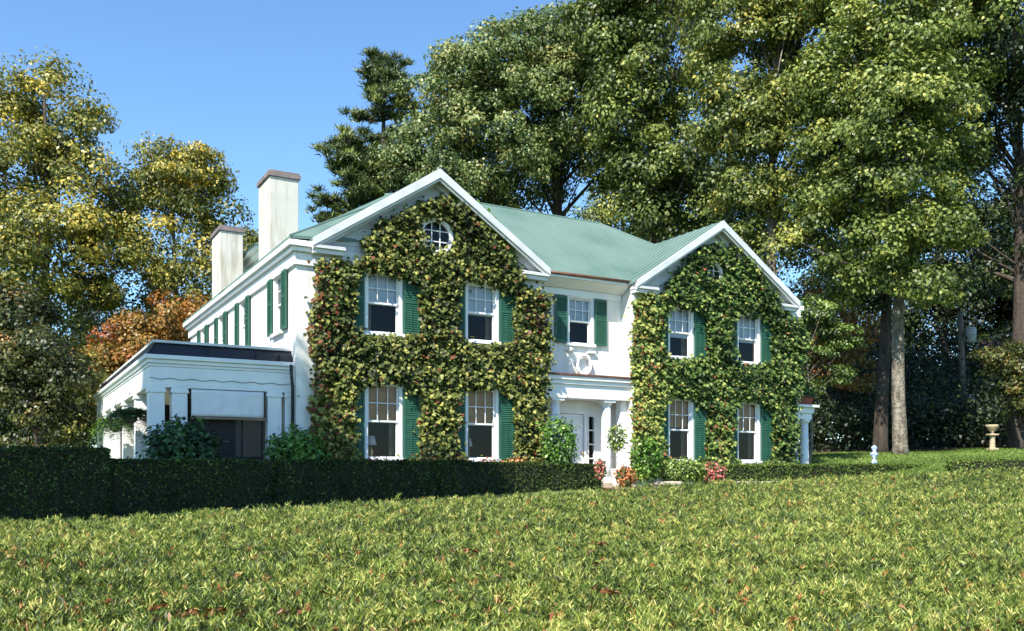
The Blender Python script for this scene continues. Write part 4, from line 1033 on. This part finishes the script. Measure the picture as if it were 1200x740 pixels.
tree('dark_tree', 'big shadowed tree with a dark trunk at the right edge of the photo', 1193, 38,
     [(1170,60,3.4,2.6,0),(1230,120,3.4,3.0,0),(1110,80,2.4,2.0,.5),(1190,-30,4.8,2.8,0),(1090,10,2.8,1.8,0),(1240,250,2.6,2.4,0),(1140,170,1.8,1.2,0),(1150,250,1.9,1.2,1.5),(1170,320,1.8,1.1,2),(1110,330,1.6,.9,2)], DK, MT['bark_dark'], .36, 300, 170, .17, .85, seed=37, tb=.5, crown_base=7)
tree('young_tree', 'rusty brown young tree in shade at the right edge hiding the dark trunk base', 1192, 36.5,
     [(1195,425,1.3,.8,0),(1185,450,1.0,.5,0),(1210,470,1.2,.6,0),(1160,418,.8,.4,0)], BR, MT['bark_dark'], .07, 70, 120, .13, .5, seed=40, tb=.4)
# dogwood by the right wing
tree('dogwood_tree', 'layered light green small tree beside the right wing corner', 948, 33,
     [(925,370,.5,.4,.3),(930,420,.5,.5,.2),(955,365,.75,.5,0),(985,395,.8,.45,0),(950,415,.7,.35,0),(975,440,.7,.35,0),(935,390,.4,.7,0),(950,458,.7,.22,-.2)], MT['shrub_light'], MT['bark_pale'], .06, 90, 110, .11, .42, seed=38, tb=.18, flat=.4, limbs=10)
tree('autumn_maple', 'small orange red tree in the shade between dogwood and trunks', 990, 42,
     [(1000,390,1.4,1.1,0),(965,360,1.1,1.2,0),(1000,440,1.2,1.0,0),(960,420,1.2,1.5,0)], AU, MT['bark_dark'], .12, 60, 90, .15, .6, seed=39, tb=.45)
# second row: woodland trees closing the view
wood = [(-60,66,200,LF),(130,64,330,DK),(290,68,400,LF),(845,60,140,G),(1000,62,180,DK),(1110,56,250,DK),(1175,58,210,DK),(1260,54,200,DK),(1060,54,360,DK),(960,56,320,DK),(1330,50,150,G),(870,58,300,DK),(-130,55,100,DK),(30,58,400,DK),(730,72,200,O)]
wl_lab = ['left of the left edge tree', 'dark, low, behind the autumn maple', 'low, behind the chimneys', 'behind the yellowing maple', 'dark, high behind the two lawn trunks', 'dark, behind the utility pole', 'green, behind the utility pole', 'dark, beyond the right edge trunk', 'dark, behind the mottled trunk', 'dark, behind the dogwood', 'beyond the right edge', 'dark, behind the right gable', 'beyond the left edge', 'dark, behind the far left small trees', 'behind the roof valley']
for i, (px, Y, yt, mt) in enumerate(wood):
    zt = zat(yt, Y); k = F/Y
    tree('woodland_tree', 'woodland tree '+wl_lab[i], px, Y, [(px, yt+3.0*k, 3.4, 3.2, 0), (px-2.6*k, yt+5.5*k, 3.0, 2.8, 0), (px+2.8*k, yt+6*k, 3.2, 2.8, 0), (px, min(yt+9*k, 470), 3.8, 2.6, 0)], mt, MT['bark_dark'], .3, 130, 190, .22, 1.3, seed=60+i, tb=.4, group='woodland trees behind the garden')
N = 70000; x = rng.uniform(8, 27, N); y = rng.uniform(24, 41, N); z = ground(x, y)
V = leaf_verts(np.column_stack([x, y, z+.02]), rnd(N)+np.array([0, -.3, .3]), np.array([0, 0, 1.])+.5*rnd(N), .085*rng.uniform(.5, 1.3, N), BLADE*np.array([2.2, 1, 1]))
tag(leaf_mesh('grass', V, .5+.25*smooth_noise(x, y, .9, 77)+.2*rng.normal(size=N), MT['grass']), 'mown green grass of the lawn at right', 'grass', None, 'stuff')
# undergrowth on the right and left, woodland floor
def thicket(name, label, boxes, mat, n, size, seed):
    global rng; keep = rng; rng = np.random.default_rng(seed); Vs = []; Ts = []
    for (xa, ya, xb, yb, h) in boxes:
        N = n; s = rng.uniform(0, 1, N); x = xa+(xb-xa)*s+rng.normal(size=N)*.9; y = ya+(yb-ya)*s+rng.normal(size=N)*1.2
        top = h*(.65+.35*smooth_noise(x, y, .8, seed)); z = ground(x, y)+rng.uniform(0, 1, N)**.7*np.maximum(top, .4)
        Vs.append(leaf_verts(np.column_stack([x, y, z]), np.array([-.2, -.7, .6])+.8*rnd(N), rnd(N)+np.array([0, 0, -.4]), size*rng.uniform(.6, 1.3, N), KITE)); Ts.append(.4+.2*smooth_noise(x, z, 1.5, seed)+.2*rng.normal(size=N))
    o = leaf_mesh(name, np.concatenate(Vs), np.concatenate(Ts), mat); tag(o, label, 'undergrowth', None, 'stuff'); rng = keep
thicket('undergrowth', 'dark shaded undergrowth beyond the lawn at right', [(10, 42, 34, 42, 4.5), (9, 46, 40, 46, 7), (23, 40, 36, 39.5, 3)], DK, 34000, .17, 71)
thicket('far_woods', 'far dark wood closing the view behind the garden', [(-60, 76, 10, 84, 12), (0, 84, 80, 72, 14)], DK, 16000, .6, 72)
thicket('sumac_thicket', 'bright yellow green undergrowth left of the porch end', [(-17.5, 33, -12.5, 34, 1.9)], Yl, 5000, .15, 73)
thicket('shade_thicket', 'dark undergrowth behind the tall hedge block at far left', [(-26, 31, -16, 31, 2.4)], BR, 9000, .17, 74)
# woodland floor
s = ground_sheet('woodland_floor', np.arange(8, 60, 2.), np.arange(40.5, 75, 2.), MT['soil'], .02); structure(s)

# ---------------------------------------------------------------- garden ornaments, pole, neighbour
Yp = 44; xp = at(1131, Yp); zb = gz(xp, Yp)
pole = empty('utility_pole', (xp, Yp, zb)); tag(pole, 'weathered wooden utility pole with grey transformer among the dark trees', 'pole')
s = MB(); s.tube([(0, 0, -.5), (-.15, 0, 4), (-.25, 0, zat(365, Yp)-zb)], [.16, .14, .12], 12); s.build('pole', MT['pole'], pole, True)
s = MB(); zt = zat(402, Yp)-zb; s.lathe(.18, -.2, [(.05, zt-.05), (.24, zt), (.25, zt+.62), (.20, zt+.72), (.06, zt+.75)], 18); s.lathe(.10, -.2, [(.03, zt+.75), (.05, zt+.85), (.02, zt+.95)], 8); s.build('transformer', MT['metal'], pole, True)
s = MB(); s.tube([(-.25, 0, zt+1.0), (.4, 0, zt+1.05)], .04, 6); s.tube([(0.2, 0, zt), (1.5, 0, zt+.35), (3.0, .2, zt+.5)], .02, 6); s.build('crossarm', MT['pole'], pole)
s = MB(); zz = zat(470, Yp)-zb; s.box(.05, .35, -.25, -.05, zz-.3, zz+.3); s.build('meter_box', MT['metal'], pole)
Yo = 31.5; xo = at(1024.5, Yo)
s = MB(); zb_ = zat(545, Yo); s.lathe(0, 0, [(.10, 0), (.10, .12), (.055, .18), (.05, .24), (.13, .34), (.14, .40), (.06, .46), (.05, .50), (.10, .56), (.10, .62), (.04, .67), (.01, .69)], 18)
o = s.build('lawn_ornament', MT['bluewhite'], None, True); o.location = (xo, Yo, zb_); tag(o, 'small blue and white ceramic ornament standing on the lawn', 'ornament')
Yu = 37.5; xu = at(1163, Yu); zu = gz(xu, Yu)
ur = empty('garden_urn', (xu, Yu, zu)); tag(ur, 'buff stone urn on a pedestal at the edge of the dark trees', 'urn')
s = MB(); s.box(-.26, .26, -.26, .26, -.2, .12); s.lathe(0, 0, [(.2, .12), (.17, .2), (.15, .8), (.2, .9)], 8); s.box(-.27, .27, -.27, .27, .9, 1.0); s.build('pedestal', MT['urn'], ur, bevel=.02)
s = MB(); s.lathe(0, 0, [(.14, 1.0), (.06, 1.08), (.2, 1.2), (.36, 1.42), (.42, 1.55), (.36, 1.56), (.2, 1.5)], 20); s.build('bowl', MT['urn'], ur, True); ur.scale = (.68, .68, .68)
Yn = 46; xn = at(1190, Yn)+5.3; zn = gz(xn, Yn)
nb = empty('neighbour_house', (xn, Yn, zn), R(-10)); tag(nb, 'distant neighbouring house with a red roof glimpsed through the trees at right', 'house')
zt = zat(428, Yn)-zn
s = MB(); s.box(-5, 6, 0, 7, -1, zt); s.build('wall', MT['urn'], nb)
s = MB(); s.slab([(-5.5, -.5, zt), (6.5, -.5, zt), (6.5, 3.5, zt+1.7), (-5.5, 3.5, zt+1.7)], (0, 0, .12)); s.slab([(-5.5, 3.5, zt+1.7), (6.5, 3.5, zt+1.7), (6.5, 7.5, zt), (-5.5, 7.5, zt)], (0, 0, .12)); s.build('roof', MT['redroof'], nb)
for k in range(4):
    s = MB(); s.box(-4+2.4*k, -3+2.4*k, -.05, .0, zt-2.2, zt-.8); s.build('window', MT['darkroom'], nb)
# trees outside the frame at left, whose shade lies over the porch and the dark hedge
def outside_tree(label, a, z, d, radii, span, seed, n):
    """crown stands d metres sunwards of facade-plan point (a, -1.8, z); span = length along the facade"""
    L = []
    for k in np.linspace(-.5, .5, max(1, int(span/1.3)+1)):
        h = hw(a+k*span, -1.8); X_ = h[0]+d*sd[0]; Y_ = h[1]+d*sd[1]; L.append((X_, Y_, z+d*math.tan(SUN_EL)))
    m_ = L[len(L)//2]; Yc = m_[1]
    lob = [(CX+l[0]/l[1]*F, HY-l[2]/l[1]*F, radii[0], radii[1], l[1]-Yc) for l in L]
    tree('shade_tree', label, 0, Yc, lob, G, MT['bark'], .22, n, 150, .17, .75, seed=seed, X=m_[0])
outside_tree('leafy tree outside the frame at left shading the side porch', -6.2, 3.6, 8.5, (2.0, 3.2), 4.6, 91, 460)
outside_tree('leafy tree outside the frame, nearer of two shading the long hedge', 1.0, .3, 14.0, (1.25, 1.0), 3.6, 92, 130)
outside_tree('leafy tree outside the frame, farther of two shading the long hedge', -2.8, .5, 14.0, (1.3, 1.2), 4.0, 93, 150)
